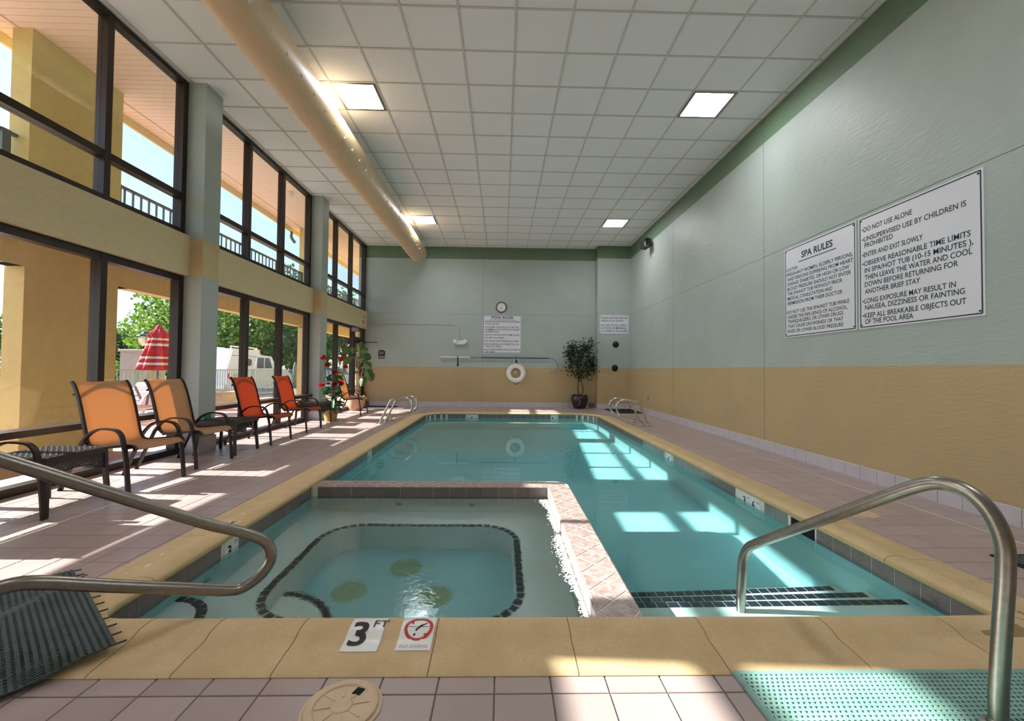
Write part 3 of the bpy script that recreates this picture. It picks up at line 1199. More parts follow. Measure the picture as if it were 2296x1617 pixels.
cx_, cy_ = -.341, 1.829
o_ = ring(cx_, cy_, .047, .060).build('prohibition_ring', MAT['red_paint'], nd); drape(o_, .0046)
d45 = Vector((.7071, -.7071)); o45 = Vector((.7071, .7071))
bar_ = [Vector((cx_, cy_)) + d45 * a * .05 + o45 * b * .006 for (a, b) in ((-1, -1), (1, -1), (1, 1), (-1, 1))]
flat_shape([(p.x, p.y) for p in bar_], 'prohibition_bar', MAT['red_paint'], nd, .005)
fig = [(cx_ - .018, cy_ - .036), (cx_ - .010, cy_ - .038), (cx_ - .004, cy_ - .012), (cx_ + .012, cy_ + .006), (cx_ + .034, cy_ + .026), (cx_ + .033, cy_ + .029), (cx_ + .004, cy_ + .012), (cx_ - .012, cy_ - .008)]
flat_shape(fig, 'diver_figure', MAT['ink_black'], nd, .0044)
flat_shape([(cx_ - .044, cy_ + .004), (cx_ + .044, cy_ + .004), (cx_ + .044, cy_ + .006), (cx_ - .044, cy_ + .006)], 'water_line', MAT['ink_black'], nd, .0043)
o_ = lettering('NO DIVING', .026, MAT['box_grey'], nd, (-.40, 1.728, .05), (1, 0, 0), (0, 1, 0), width=.11)
WL[o_.name] = WL[nd.name]; drape(o_, .0043)

# worn markings left on the side coping
random.seed(3)
wm = thing('worn_marker', 'worn white depth marker with a black numeral remnant on the left coping', 'depth marker', (-1.93, 3.02, .03))
def left_strip(y0, y1, d0, d1, jag=.02, k=7):
    pts = []
    for i in range(k + 1):
        pts.append((d0 + random.uniform(-jag, jag) * .4, y0 + (y1 - y0) * i / k))
    for i in range(k, -1, -1):
        pts.append((d1 + random.uniform(-jag, jag), y0 + (y1 - y0) * i / k))
    return pts
def on_left(pts, name, mat, parent, lift):
    m = MB()
    vs = []
    for (dd, y_) in pts:
        xw_ = -1.80 + (-1.905 + 1.80) * (y_ - YE) / 9.015
        vs.append((xw_ - dd, y_, coping_z(dd) + lift))
    m.add(vs, [tuple(range(len(vs)))[::-1]])
    return m.build(name, mat, parent)
on_left(left_strip(2.93, 3.1, .03, .12), 'plate', MAT['marker_white'], wm, .002)
on_left([(.055, 2.98), (.075, 2.97), (.085, 3.03), (.075, 3.08), (.06, 3.07), (.07, 3.03)], 'numeral_remnant', MAT['ink_black'], wm, .0026)
for (y_, dd, sz) in ((2.22, .18, .035), (2.45, .16, .02), (3.3, .14, .016), (4.9, .10, .03), (5.3, .09, .02), (2.36, .2, .01), (2.6, .2, .015), (6.4, .1, .025), (7.6, .1, .02)):
    pts = [(dd + sz * .6 * random.uniform(.5, 1.1) * math.cos(a), y_ + sz * 1.3 * random.uniform(.5, 1.1) * math.sin(a)) for a in [i * 2 * math.pi / 9 for i in range(9)]]
    on_left(pts, 'paint_fleck', MAT['marker_white'], pool, .002)

# ---- hot tub basin
spa = thing('hot_tub', 'square hot tub in the pool corner with benches and a tiled divider wall', 'hot tub', (-.67, 3.05, 0))
recv(MB().quad((-1.85, 1.85, -.995), (.5, 1.85, -.995), (.5, 4.2, -.995), (-1.85, 4.2, -.995)).build('tub_floor', MAT['basin_depth_tint'], spa))
IN = [(-1.45, 2.5), (.10, 2.5), (.10, 3.80), (-1.45, 3.80)]
BP = Path(IN, [.28, .28, .28, .28], 8)
cxb, cyb = -.675, 3.15
bm_ = MB(); k = len(BP.P)
OUT = []
for p in BP.P:
    d_ = p - Vector((cxb, cyb))
    sx = ((.46 - cxb) if d_.x > 0 else (-1.84 - cxb)) / d_.x if abs(d_.x) > 1e-6 else 1e9
    sy = ((4.16 - cyb) if d_.y > 0 else (1.89 - cyb)) / d_.y if abs(d_.y) > 1e-6 else 1e9
    f = min(sx, sy)
    OUT.append((cxb + d_.x * f, cyb + d_.y * f))
for i in range(k):
    bm_.v += [(BP.P[i].x, BP.P[i].y, -.545), (OUT[i][0], OUT[i][1], -.545), (BP.P[i].x, BP.P[i].y, -1.0)]
for i in range(k):
    j = (i + 1) % k
    bm_.f += [(3 * i, 3 * i + 1, 3 * j + 1, 3 * j), (3 * i + 2, 3 * i, 3 * j, 3 * j + 2)]
# fill the four outer corners
for (qx, qy) in ((-1.84, 1.89), (.46, 1.89), (.46, 4.16), (-1.84, 4.16)):
    bm_.box(min(qx, qx + (.6 if qx < 0 else -.25)), max(qx, qx + (.3 if qx < 0 else -.25)), min(qy, qy + (.4 if qy < 3 else -.3)), max(qy, qy + (.4 if qy < 3 else -.3)), -1.0, -.546)
recv(bm_.build('bench', MAT['plaster'], spa))
nb = round(BP.len / .0645)
for i in range(nb):
    p, nn = BP.at((i + .5) * BP.len / nb)
    inst('nosing_tile', nt_me, spa, (p.x + nn.x * .03, p.y + nn.y * .03, -.546), (0, 0, math.atan2(nn.y, nn.x) - R(90)))
# corner step, quarter rounded
SP = [(-1.84, 1.89), (-1.53, 1.89), (-1.53, 2.22)] + arc(-1.80, 2.22, .27, 0, 90, 10)[1:] + [(-1.84, 2.49)]
recv(MB().prism(SP, -.6, -.285).build('corner_step', MAT['plaster'], spa))
edge = [(-1.56, 1.92), (-1.56, 2.22)] + arc(-1.80, 2.22, .24, 0, 90, 12)[1:]
acc = 0.0
EP = [Vector(p) for p in edge]
ss = [0]
for a, b in zip(EP, EP[1:]): ss.append(ss[-1] + (b - a).length)
u = .03
while u < ss[-1]:
    i = max(j for j in range(len(ss) - 1) if ss[j] <= u)
    a, b = EP[i], EP[i + 1]
    p = a.lerp(b, (u - ss[i]) / (ss[i + 1] - ss[i])); dd = (b - a).normalized()
    inst('nosing_tile', nt_me, spa, (p.x, p.y, -.286), (0, 0, math.atan2(dd.y, dd.x)))
    u += .0645
ST2 = [(-1.46, 2.49)] + arc(-1.45, 2.5, .46, 0, 90, 12)
recv(MB().prism(ST2, -1.0, -.77).build('corner_step', MAT['plaster'], spa))
for i in range(11):
    a = R(4 + 8.2 * i)
    inst('nosing_tile', nt_me, spa, (-1.45 + .43 * math.cos(a), 2.5 + .43 * math.sin(a), -.771), (0, 0, a - R(90)))
for (x_, y_) in ((-.763, 3.50), (-1.10, 3.17), (-.47, 3.13)):
    MB().lathe([(.001, .004), (.10, .006), (.125, .002), (.125, 0)][::-1], (x_, y_, -.994), 20).build('floor_drain', MAT['algae'], spa)
for (x_, z_) in ((-.98, -.33), (-.28, -.33)):
    MB().lathe([(.03, 0), (.028, -.012), (.012, -.014)], (x_, 4.148, z_), 14, 'y').build('wall_jet', MAT['algae'], spa)
for y_ in (2.7, 3.3):
    MB().lathe([(.03, 0), (.028, .012), (.012, .014)], (-1.812, y_, -.33), 14, 'x').build('wall_jet', MAT['algae'], spa)

# divider wall between hot tub and pool
dv_ = thing('spa_divider', 'low divider wall of mottled pinkish tiles between hot tub and pool', 'wall', (.56, 3.1, -.1))
DP = [(SPX0, 1.89), (SPX1, 1.89), (SPX1, SPY1 - .13)] + arc(SPX1 - .13, SPY1 - .13, .13, 0, 90, 6)[1:] + [(-1.86, SPY1), (-1.86, SPY0), (SPX0, SPY0)]
recv(MB().prism(DP, -2.2, -.0025).build('core', MAT['white_joint'], dv_))


def top_piece(poly):
    MB().prism(poly, -.006, 0.0).build('cap_tile', MAT['spa_tile'], dv_)


def clip_convex(poly, x0, x1, y0, y1):
    def cut(P_, ax, v, keep_less):
        r_ = []
        for i in range(len(P_)):
            a, b = P_[i], P_[(i + 1) % len(P_)]
            ia = (a[ax] <= v) if keep_less else (a[ax] >= v)
            ib = (b[ax] <= v) if keep_less else (b[ax] >= v)
            if ia: r_.append(a)
            if ia != ib:
                f = (v - a[ax]) / (b[ax] - a[ax])
                r_.append(tuple(a[q] + (b[q] - a[q]) * f for q in (0, 1)))
        return r_
    for ax, v, kl in ((0, x0, False), (0, x1, True), (1, y0, False), (1, y1, True)):
        if not poly: return []
        poly = cut(poly, ax, v, kl)
    return poly


def diamonds(x0, x1, y0, y1, cx, cy, nx, ny, along):
    D_ = .0985                              # half diagonal
    g = .0065
    for i in range(-nx, nx + 1):
        for j in range(-ny, ny + 1):
            for (ox_, oy_) in ((0, 0), (D_, D_)):
                px_, py_ = cx + i * 2 * D_ + ox_, cy + j * 2 * D_ + oy_
                h = D_ - g
                P_ = [(px_ - h, py_), (px_, py_ - h), (px_ + h, py_), (px_, py_ + h)]
                P_ = clip_convex(P_, x0, x1, y0, y1)
                if len(P_) >= 3:
                    ar = sum(P_[q][0] * P_[(q + 1) % len(P_)][1] - P_[(q + 1) % len(P_)][0] * P_[q][1] for q in range(len(P_))) / 2
                    if ar > .0006: top_piece(P_)


diamonds(SPX0 + .002, SPX1 - .002, 1.885, SPY0 - .003, (SPX0 + SPX1) / 2, 3.0, 2, 8, 'y')
diamonds(-1.84, SPX0 - .002, SPY0 + .002, SPY1 - .002, -.6, (SPY0 + SPY1) / 2, 8, 2, 'x')
diamonds(SPX0 + .001, SPX1 - .03, SPY0 - .001, SPY1 - .03, (SPX0 + SPX1) / 2, (SPY0 + SPY1) / 2, 1, 1, 'x')
for i in range(14):                          # faces towards the tub and towards the pool
    x_ = SPX0 - .085 - i * WT
    if x_ > -1.8: inst('face_tile', wt_me, dv_, (x_, SPY0 + .001, -.078))
    if x_ > -1.8: inst('face_tile', wt_me, dv_, (x_, SPY1 - .001, -.078), (0, 0, R(180)))
ft2 = wt_me.copy(); ft2.materials.clear(); ft2.materials.append(MAT['spa_tile'])
for i in range(14):
    y_ = SPY0 - .085 - i * WT
    if y_ > 1.9:
        inst('face_tile', ft2, dv_, (SPX0 + .001, y_, -.078), (0, 0, R(-90)))
        inst('face_tile', ft2, dv_, (SPX1 - .001, y_, -.078), (0, 0, R(90)))

# ---- water
def caster(o):
    try:
        o.cycles.is_caustics_caster = True
    except Exception:
        pass
    return o


def water_body(poly, z0, z1, name, mat, label):
    cx = sum(p[0] for p in poly) / len(poly); cy = sum(p[1] for p in poly) / len(poly)
    t_ = thing(name, label, 'water', (cx, cy, z0))
    o_ = MB().add([(x, y, z1) for (x, y) in poly], [tuple(range(len(poly)))]).build('surface', mat, t_)
    o_.data.shade_smooth()            # refracted sunlight needs a smooth surface
    caster(o_)
    return t_


outline = [(p.x + q.x * .02, p.y + q.y * .02) for p, q in zip(PATH.P, PATH.N)]
# main pool: the outline without the hot tub corner
iA = [i for i, p in enumerate(outline)]
mp_ = [(SPX1 - .03, 1.895), (2.335, 1.895)]
mp_ += [p for p in outline if p[1] > 10.0 and p[0] > 0] + [p for p in outline if p[1] > 10.0 and p[0] <= 0]
mp_ += [(-1.845, SPY1 - .03), (SPX1 - .16, SPY1 - .03), (SPX1 - .07, SPY1 - .07), (SPX1 - .03, SPY1 - .16)]
water_body(mp_, -2.25, ZW, 'pool_water', MAT['pool_water'], 'calm turquoise water filling the long swimming pool')
sp_ = [(-1.83, 1.895), (SPX0 + .03, 1.895), (SPX0 + .03, SPY0 + .03), (-1.83, SPY0 + .03)]
water_body(sp_, -1.2, ZW, 'spa_water', MAT['spa_water'], 'rippled water in the square hot tub')
random.seed(11)
fm = MB()
for i in range(2600):
    y_ = random.uniform(1.94, 4.05)
    wdt = .055 + .02 * math.sin(y_ * 5) + .012 * math.sin(y_ * 13)
    x_ = SPX0 - .012 - abs(random.gauss(0, .45)) * wdt
    if x_ < SPX0 - .19: continue
    r_ = random.uniform(.003, .007)
    c_ = Vector((x_, y_, ZW + .001))
    vs = [c_ + Vector(q) * r_ for q in ((1, 0, 0), (0, 1, 0), (-1, 0, 0), (0, -1, 0), (0, 0, .8))]
    fm.add(vs, [(0, 1, 4), (1, 2, 4), (2, 3, 4), (3, 0, 4)])
tag(fm.build('foam', MAT['foam']), 'strip of white foam bubbles along the tub side of the divider', 'foam', kind='stuff')

# =================================================================== INDOOR THINGS
# ---- air duct
DX, DZ, DR = -2.52, 4.55, .256
du = thing('air_duct', 'long round tan air duct hung along the ceiling on the window side', 'duct', (DX, 6, DZ))
MB().lathe([(DR, YN), (DR, 12.55), (DR - .02, 12.60), (.02, 12.61)], (DX, 0, DZ), 40, 'y').build('duct_shell', MAT['duct_paint'], du, smooth=True)
for y_ in (-.2, 2.95, 6.1, 9.3):
    MB().lathe([(DR + .001, y_ - .012), (DR + .005, y_ - .008), (DR + .005, y_ + .008), (DR + .001, y_ + .012)], (DX, 0, DZ), 40, 'y').build('seam_band', MAT['duct_paint'], du, smooth=True)
for k in range(-1, 5):
    y_ = .5 + 3.1 * k
    MB().bar((DX, y_, DZ + DR - .01), (DX, y_, ZC + .02), .02, .004, (0, 1, 0)).build('hanger_strap', MAT['steel'], du)
nz_ = MB().lathe([(.021, 0), (.019, .012), (.012, .014), (.0095, .004)], (0, 0, 0), 12); nzm = nz_.mesh('air_nozzle'); nzm.materials.append(MAT['nozzle_white'])
for ang in (-30, -148):
    a = R(ang)
    nn = Vector((math.cos(a), 0, math.sin(a)))
    q = nn.to_track_quat('Z', 'Y').to_euler()
    y_ = .555
    while y_ < 12.45:
        inst('air_nozzle', nzm, du, (DX + nn.x * (DR - .002), y_, DZ + nn.z * (DR - .002)), q)
        y_ += .325

# ---- handrails
def fillet(pts, r, k=6):
    P = [Vector(p) for p in pts]
    res = [P[0]]
    for i in range(1, len(P) - 1):
        a, b, c = P[i - 1], P[i], P[i + 1]
        d0 = (a - b).normalized(); d1 = (c - b).normalized()
        rr = r[i] if isinstance(r, (list, tuple)) else r
        rr = min(rr, (a - b).length * .49, (c - b).length * .49)
        s0 = b + d0 * rr; s1 = b + d1 * rr
        for j in range(k + 1):
            t_ = j / k
            res.append(s0 * (1 - t_) ** 2 + b * 2 * t_ * (1 - t_) + s1 * t_ ** 2)
    res.append(P[-1])
    return res


def flange(x, y, z, parent):
    MB().lathe([(.052, 0), (.05, .008), (.03, .014), (.026, .03)], (x, y, z), 20).build('escutcheon', MAT['steel'], parent, smooth=True)


hl = thing('hand_rail', 'stainless loop handrail reaching over the hot tub corner', 'handrail', (-2.0, 1.25, 0))
pts = [(-2.12, 1.09, 0), (-2.12, 1.09, .78), (-2.10, 1.11, .90), (-1.98, 1.23, .965), (-1.86, 1.35, .93), (-1.71, 1.50, .808), (-1.517, 1.693, .64), (-1.304, 1.906, .452), (-1.221, 1.989, .389), (-1.153, 2.057, .330), (-1.115, 2.095, .275), (-1.108, 2.102, .207), (-1.137, 2.073, .146), (-1.191, 2.019, .112), (-1.24, 1.97, .127), (-1.3, 1.91, .162), (-1.511, 1.699, .283), (-1.62, 1.59, .348), (-1.678, 1.532, .372), (-1.725, 1.485, .362), (-1.77, 1.44, .31), (-1.79, 1.42, .22), (-1.79, 1.42, 0)]
MB().tube(spline(pts, 5), .0242, 18).build('rail_tube', MAT['steel'], hl, smooth=True)
flange(-2.12, 1.09, 0, hl); flange(-1.79, 1.42, .0, hl)
hr = thing('hand_rail', 'stainless handrail curving from the deck down onto the pool entry steps', 'handrail', (1.6, 1.35, 0))
pts = [(1.597, 1.352, 0), (1.597, 1.352, .108), (1.6, 1.341, .334), (1.602, 1.332, .503), (1.602, 1.335, .60), (1.593, 1.365, .684), (1.579, 1.414, .732), (1.559, 1.48, .745), (1.541, 1.544, .722), (1.509, 1.652, .648), (1.43, 1.921, .453), (1.345, 2.215, .242), (1.327, 2.276, .19), (1.318, 2.307, .125), (1.315, 2.318, .039), (1.313, 2.324, -.095), (1.312, 2.326, -.27)]
MB().tube(spline(pts, 5), .0242, 18).build('rail_tube', MAT['steel'], hr, smooth=True)
flange(1.597, 1.352, 0, hr)


def grab_rails(label, ys, x_in, sgn, feet):
    t_ = thing('grab_rails', label, 'pool ladder', (x_in - sgn * .5, sum(ys) / 2, 0))
    for y_ in ys:
        prof = [(.66, 0), (.44, .455), (.37, .50), (.14, .532), (.04, .50), (-.015, .42), (-.01, .32), (.03, .245), (.10, .205), (.30, .16), (.45, .125), (.53, .07), (.545, 0)]
        MB().tube(spline([(x_in - sgn * a, y_, zz) for (a, zz) in prof], 5), .021, 12).build('rail', MAT['steel_bright'], t_, smooth=True)
        MB().box(min(x_in - sgn * .50, x_in - sgn * .72), max(x_in - sgn * .50, x_in - sgn * .72), y_ - .05, y_ + .05, 0, .012).build('base_plate', MAT['steel_bright'], t_)
    return t_


grab_rails('pair of stainless grab rails by the flowering plant side of the pool', (8.87, 9.37), -1.87, 1, None)
grab_rails('pair of stainless grab rails in front of the black mat in the pilaster corner', (8.77, 9.32), 2.38, -1, None)

# ---- sling armchairs
def rounded_section(w_, t_):
    return [(-w_ / 2, -t_ / 2), (w_ / 2, -t_ / 2), (w_ / 2, t_ / 2), (-w_ / 2, t_ / 2)]


SL = [(-.30, .985), (-.262, .93), (-.215, .80), (-.168, .62), (-.128, .46), (-.10, .41), (-.06, .388), (.02, .388), (.18, .404), (.29, .414), (.335, .404), (.365, .375)]
ARM = [(.335, 0), (.305, .29), (.272, .455), (.25, .515), (.205, .552), (.13, .564), (.045, .562), (-.045, .525), (-.12, .45), (-.165, .37), (-.335, 0)]


def make_chair(name, label, mat):
    t_ = thing(name, label, 'chair', group='sling armchairs along the windows')
    path = spline([(a, 0, b) for a, b in SL], 4)
    m = MB(); k = 6
    for p in path:
        for j in range(k + 1):
            y_ = -.245 + .49 * j / k
            sag = .006 * math.sin(math.pi * j / k)
            m.v.append((p.x + sag, y_, p.z - sag))
    for i in range(len(path) - 1):
        for j in range(k):
            a = i * (k + 1) + j
            m.f.append((a, a + 1, a + k + 2, a + k + 1))
    o_ = m.build('sling', mat, t_, smooth=True)
    sm = o_.modifiers.new('thickness', 'SOLIDIFY'); sm.thickness = .003
    for s in (-1, 1):
        MB().sweep([(p.x, s * .255, p.z) for p in path], rounded_section(.022, .024), (0, 1, 0)).build('side_rail', MAT['chair_metal'], t_)
        ap = spline([(a, s * .292, b) for a, b in ARM], 4)
        MB().sweep(ap, rounded_section(.040, .016), (0, 1, 0)).build('arm_leg', MAT['chair_metal'], t_)
        MB().tube([(.27, s * .29, .40), (.27, s * .255, .405)], .011, 8).tube([(-.145, s * .29, .415), (-.12, s * .255, .44)], .011, 8).build('joint_bolt', MAT['chair_metal'], t_)
    MB().tube([(.26, -.255, .385), (.26, .255, .385)], .011, 8).build('front_stretcher', MAT['chair_metal'], t_)
    MB().tube([(-.08, -.255, .375), (-.08, .255, .375)], .011, 8).build('rear_stretcher', MAT['chair_metal'], t_)
    br = [(-.275 - .012 * math.sin(math.pi * j / 10), -.255 + .051 * j, .865 + .085 * math.sin(math.pi * j / 10)) for j in range(11)]
    MB().tube(br, .011, 8).build('arched_brace', MAT['chair_metal'], t_)
    return t_


proto = {}
chairs = [
    (-3.68, 2.93, 0, 'sling_tan', 'tan sling armchair showing only an arm and a leg beside the brown wicker table'),
    (-3.63, 4.23, -6, 'sling_tan', 'tan sling armchair with fully sunlit glowing back near the yellow pier window'),
    (-3.69, 5.11, -2, 'sling_tan', 'tan sling armchair with half shaded back beside the pale green column'),
    (-3.70, 6.62, 0, 'sling_orange', 'orange sling armchair beside the dark wicker table at the column'),
    (-3.74, 7.84, 0, 'sling_orange', 'orange sling armchair beside the wicker table by the red flowers'),
    (-3.73, 10.61, 2, 'sling_tan', 'tan sling armchair in front of the terracotta pot'),
]
for (x_, y_, a, mt, lab) in chairs:
    if mt not in proto:
        c_ = make_chair('sling_armchair', lab, MAT[mt]); proto[mt] = c_
    else:
        c_ = copy_tree(proto[mt]); c_['label'] = lab
    c_.location = (x_, y_, 0); c_.rotation_euler = (0, 0, R(a))

# ---- wicker side tables
def make_table(label):
    t_ = thing('wicker_table', label, 'table', group='dark wicker side tables')
    H, h = .235, .445
    top = MB()
    k = 21
    for i in range(k):
        a = -H + (i + .5) * 2 * H / k
        for half in range(k):
            b = -H + (half + .5) * 2 * H / k
            up_ = .004 if (i + half) % 2 else 0
            top.box(a - .0095, a + .0095, b - .0105, b + .0105, h - .012, h + up_)
    top.build('woven_top', MAT['wicker'], t_)
    rim = MB()
    for (x0, x1, y0, y1) in ((-H - .012, H + .012, -H - .012, -H + .004), (-H - .012, H + .012, H - .004, H + .012), (-H - .012, -H + .004, -H, H), (H - .004, H + .012, -H, H)):
        rim.box(x0, x1, y0, y1, h - .05, h - .002)
    rim.build('rim', MAT['wicker'], t_)
    for sx, sy in ((-1, -1), (1, -1), (1, 1), (-1, 1)):
        g = MB()
        a, b = H - .03, H + .012
        vs = []
        for zz, e in ((0, .022), (.2, .008), (h - .02, 0)):
            vs += [(sx * (a + .012 + e), sy * (a + .012 + e), zz), (sx * (b + e), sy * (a + .012 + e), zz), (sx * (b + e), sy * (b + e), zz), (sx * (a + .012 + e), sy * (b + e), zz)]
        fs = []
        for i in range(2):
            for j in range(4):
                fs.append((i * 4 + j, i * 4 + (j + 1) % 4, i * 4 + 4 + (j + 1) % 4, i * 4 + 4 + j))
        fs += [(3, 2, 1, 0), (8, 9, 10, 11)]
        g.add(vs, fs)
        g.build('leg', MAT['wicker'], t_)
    for side in range(4):                       # pierced aprons with an arched lower edge
        ap = MB()
        A = R(90 * side)
        def P_(u, zz, o=0.0):
            x_, y_ = u, -H - .002 - o
            return (x_ * math.cos(A) - y_ * math.sin(A), x_ * math.sin(A) + y_ * math.cos(A), zz)
        def low(u):
            return h - .175 + .06 * (1 - (u / H) ** 2)
        n_ = 22
        side_v = (math.sin(A), -math.cos(A), 0)
        for i in range(-n_, n_ + 1):
            for sg in (1, -1):
                # diagonal strand from the top rim down to the arched edge
                u0 = i * .022
                u1 = u0 + sg * .15
                q = []
                for s_ in range(9):
                    u_ = u0 + (u1 - u0) * s_ / 8; zz = h - .05 - .15 * s_ / 8
                    if abs(u_) <= H and zz >= low(u_): q.append((u_, zz))
                if len(q) >= 2:
                    ap.bar(P_(*q[0]), P_(*q[-1]), .003, .0085, side_v)
        edge_ = [P_(-H + 2 * H * j / 14, low(-H + 2 * H * j / 14)) for j in range(15)]
        ap.tube(edge_, .008, 6)
        ap.build('woven_apron', MAT['wicker'], t_)
    return t_


tb = make_table('dark brown wicker side table between the two nearest tan armchairs')
tb['label'] = 'dark wicker side table with sunlit top beside the lone chair arm'
tb.location = (-3.62, 3.50, 0)
for (x_, y_, lab) in ((-3.66, 5.80, 'dark wicker side table in the shade in front of the column'), (-3.82, 8.76, 'dark wicker side table next to the basket of red flowers')):
    c_ = copy_tree(tb); c_['label'] = lab; c_.location = (x_, y_, 0)

# ---- mats
def sm(a, b, x):
    f = max(0, min(1, (x - a) / (b - a)))
    return f * f * (3 - 2 * f)


def mat_z(x, y):
    return .016 + .036 * sm(1.54, 1.66, y) * sm(-2.24, -2.10, x) + .004 * math.sin(x * 9 + y * 7)


K0 = Vector((-1.485, 1.712)); A_ = Vector((-.775, .632)); B_ = Vector((-.63, -.777))
gm_ = thing('drainage_mat', 'dark green slotted drainage mat bent over the coping corner under the loop handrail', 'mat', (-2.2, 1.5, 0))
st_ = MB()
nb_ = 58
for i in range(nb_):
    o_ = K0 + B_ * (.008 + i * .0215)
    path = []
    for j in range(19):
        p = o_ + A_ * (1.08 * j / 18)
        path.append((p.x, p.y, mat_z(p.x, p.y) + .004))
    st_.sweep(path, rounded_section(.0120, .004), (B_.x, B_.y, 0))
st_.build('top_strips', MAT['mat_dark_green'], gm_)
rd = MB()
for i in range(86):
    o_ = K0 + A_ * (.006 + i * .0125)
    ext = .03 if i % 7 == 0 else 0
    path = []
    for j in range(15):
        p = o_ + B_ * (-ext + (1.26 + ext) * j / 14)
        path.append((p.x, p.y, mat_z(p.x, p.y) + .0025))
    rd.sweep(path, rounded_section(.0062, .005), (A_.x, A_.y, 0))
rd.build('cross_rods', MAT['mat_dark_green'], gm_)

tm = thing('drainage_mat', 'teal perforated mat lying on the deck at the stair handrail', 'mat', (1.6, 1.2, 0))
m = MB(); p = .0190
x0_, x1_, y1_ = .872, 2.35, 1.605
nx_, ny_ = int((x1_ - x0_) / p), 26
zt, zb = .011, .003
for j in range(ny_):
    sh = (j % 2) * p / 2
    for i in range(nx_):
        cx, cy = x0_ + .012 + sh + (i + .5) * p, y1_ - .014 - (j + .5) * p
        o4 = [(cx - p / 2, cy - p / 2), (cx + p / 2, cy - p / 2), (cx + p / 2, cy + p / 2), (cx - p / 2, cy + p / 2)]
        h4 = [(cx - .0052, cy - .0045), (cx + .0052, cy - .0045), (cx + .0052, cy + .0045), (cx - .0052, cy + .0045)]
        vs = [(a, b, zt) for a, b in o4] + [(a, b, zt) for a, b in h4] + [(a, b, zb) for a, b in h4]
        m.add(vs, [(0, 1, 5, 4), (1, 2, 6, 5), (2, 3, 7, 6), (3, 0, 4, 7), (4, 5, 9, 8), (5, 6, 10, 9), (6, 7, 11, 10), (7, 4, 8, 11)])
m.build('perforated_sheet', MAT['mat_teal'], tm)
yb_ = y1_ - .014 - ny_ * p
bd = MB().box(x0_, x1_ + .03, y1_ - .014, y1_, .002, .0115).box(x0_, x0_ + .0215, yb_, y1_ - .014, .002, .0113).box(x1_, x1_ + .03, yb_, y1_ - .014, .002, .0113).box(x0_, x1_ + .03, .6, yb_, .002, .0113)
bd.build('border', MAT['mat_teal'], tm)


def flat_mat(x0, x1, y0, y1, label, mat):
    t_ = thing('floor_mat', label, 'mat', ((x0 + x1) / 2, (y0 + y1) / 2, 0))
    MB().cbox(x0, x1, y0, y1, 0, .012, .006).build('border', MAT['black_rubber'], t_)
    r_ = MB(); n_ = 14
    for i in range(n_):
        a = x0 + .03 + (x1 - x0 - .06) * i / n_
        r_.box(a, a + (x1 - x0 - .06) / n_ * .7, y0 + .03, y1 - .03, .010, .0145)
    r_.build('ribs', mat, t_)


flat_mat(3.03, 3.80, 11.35, 12.62, 'black ribbed mat in the corner behind the grab rails', MAT['mat_black'])
flat_mat(-4.05, -3.15, 12.45, 13.02, 'dark mat at the exit door beside the terracotta pot', MAT['mat_black'])
flat_mat(3.05, 3.75, 1.75, 2.62, 'dark green mat on the deck along the sign wall', MAT['mat_dark_green'])

# ---- skimmer lids
def lid(x, y, r, label, slot=True):
    t_ = thing('skimmer_lid', label, 'lid', (x, y, 0))
    MB().lathe([(r + .012, 0), (r + .012, .005), (r + .004, .008), (r, .006)], (x, y, 0), 40).build('ring', MAT['lid_plastic'], t_, smooth=30)
    c_ = MB().lathe([(r - .002, .004), (r - .002, .013), (r - .010, .016), (r * .78, .016), (r * .74, .011), (r * .30, .011), (r * .27, .0145), (.001, .0145)], (x, y, 0), 40)
    cov = c_.build('cover', MAT['lid_plastic'], t_, smooth=25)
    for i in range(8):
        a = R(45 * i + 12)
        d_ = Vector((math.cos(a), math.sin(a), 0))
        MB().bar(Vector((x, y, .0115)) + d_ * r * .31, Vector((x, y, .0115)) + d_ * r * .73, .006, .004, (-d_.y, d_.x, 0)).build('rib', MAT['lid_plastic'], cov)
    if slot:
        MB().obox((x + .035, y + .062, .0125), (.014, -.004, 0), (.006, .014, 0), (0, 0, .0012)).build('lift_slot', MAT['dark_hole'], cov)
    return t_


lid(-.522, 1.452, .118, 'round beige skimmer lid set in the deck in front of the hot tub')
lid(2.89, 3.36, .10, 'round cream skimmer lid on the deck under the spa rules signs', False)

# ---- wall things, back wall (facing -y)
Yw = YB


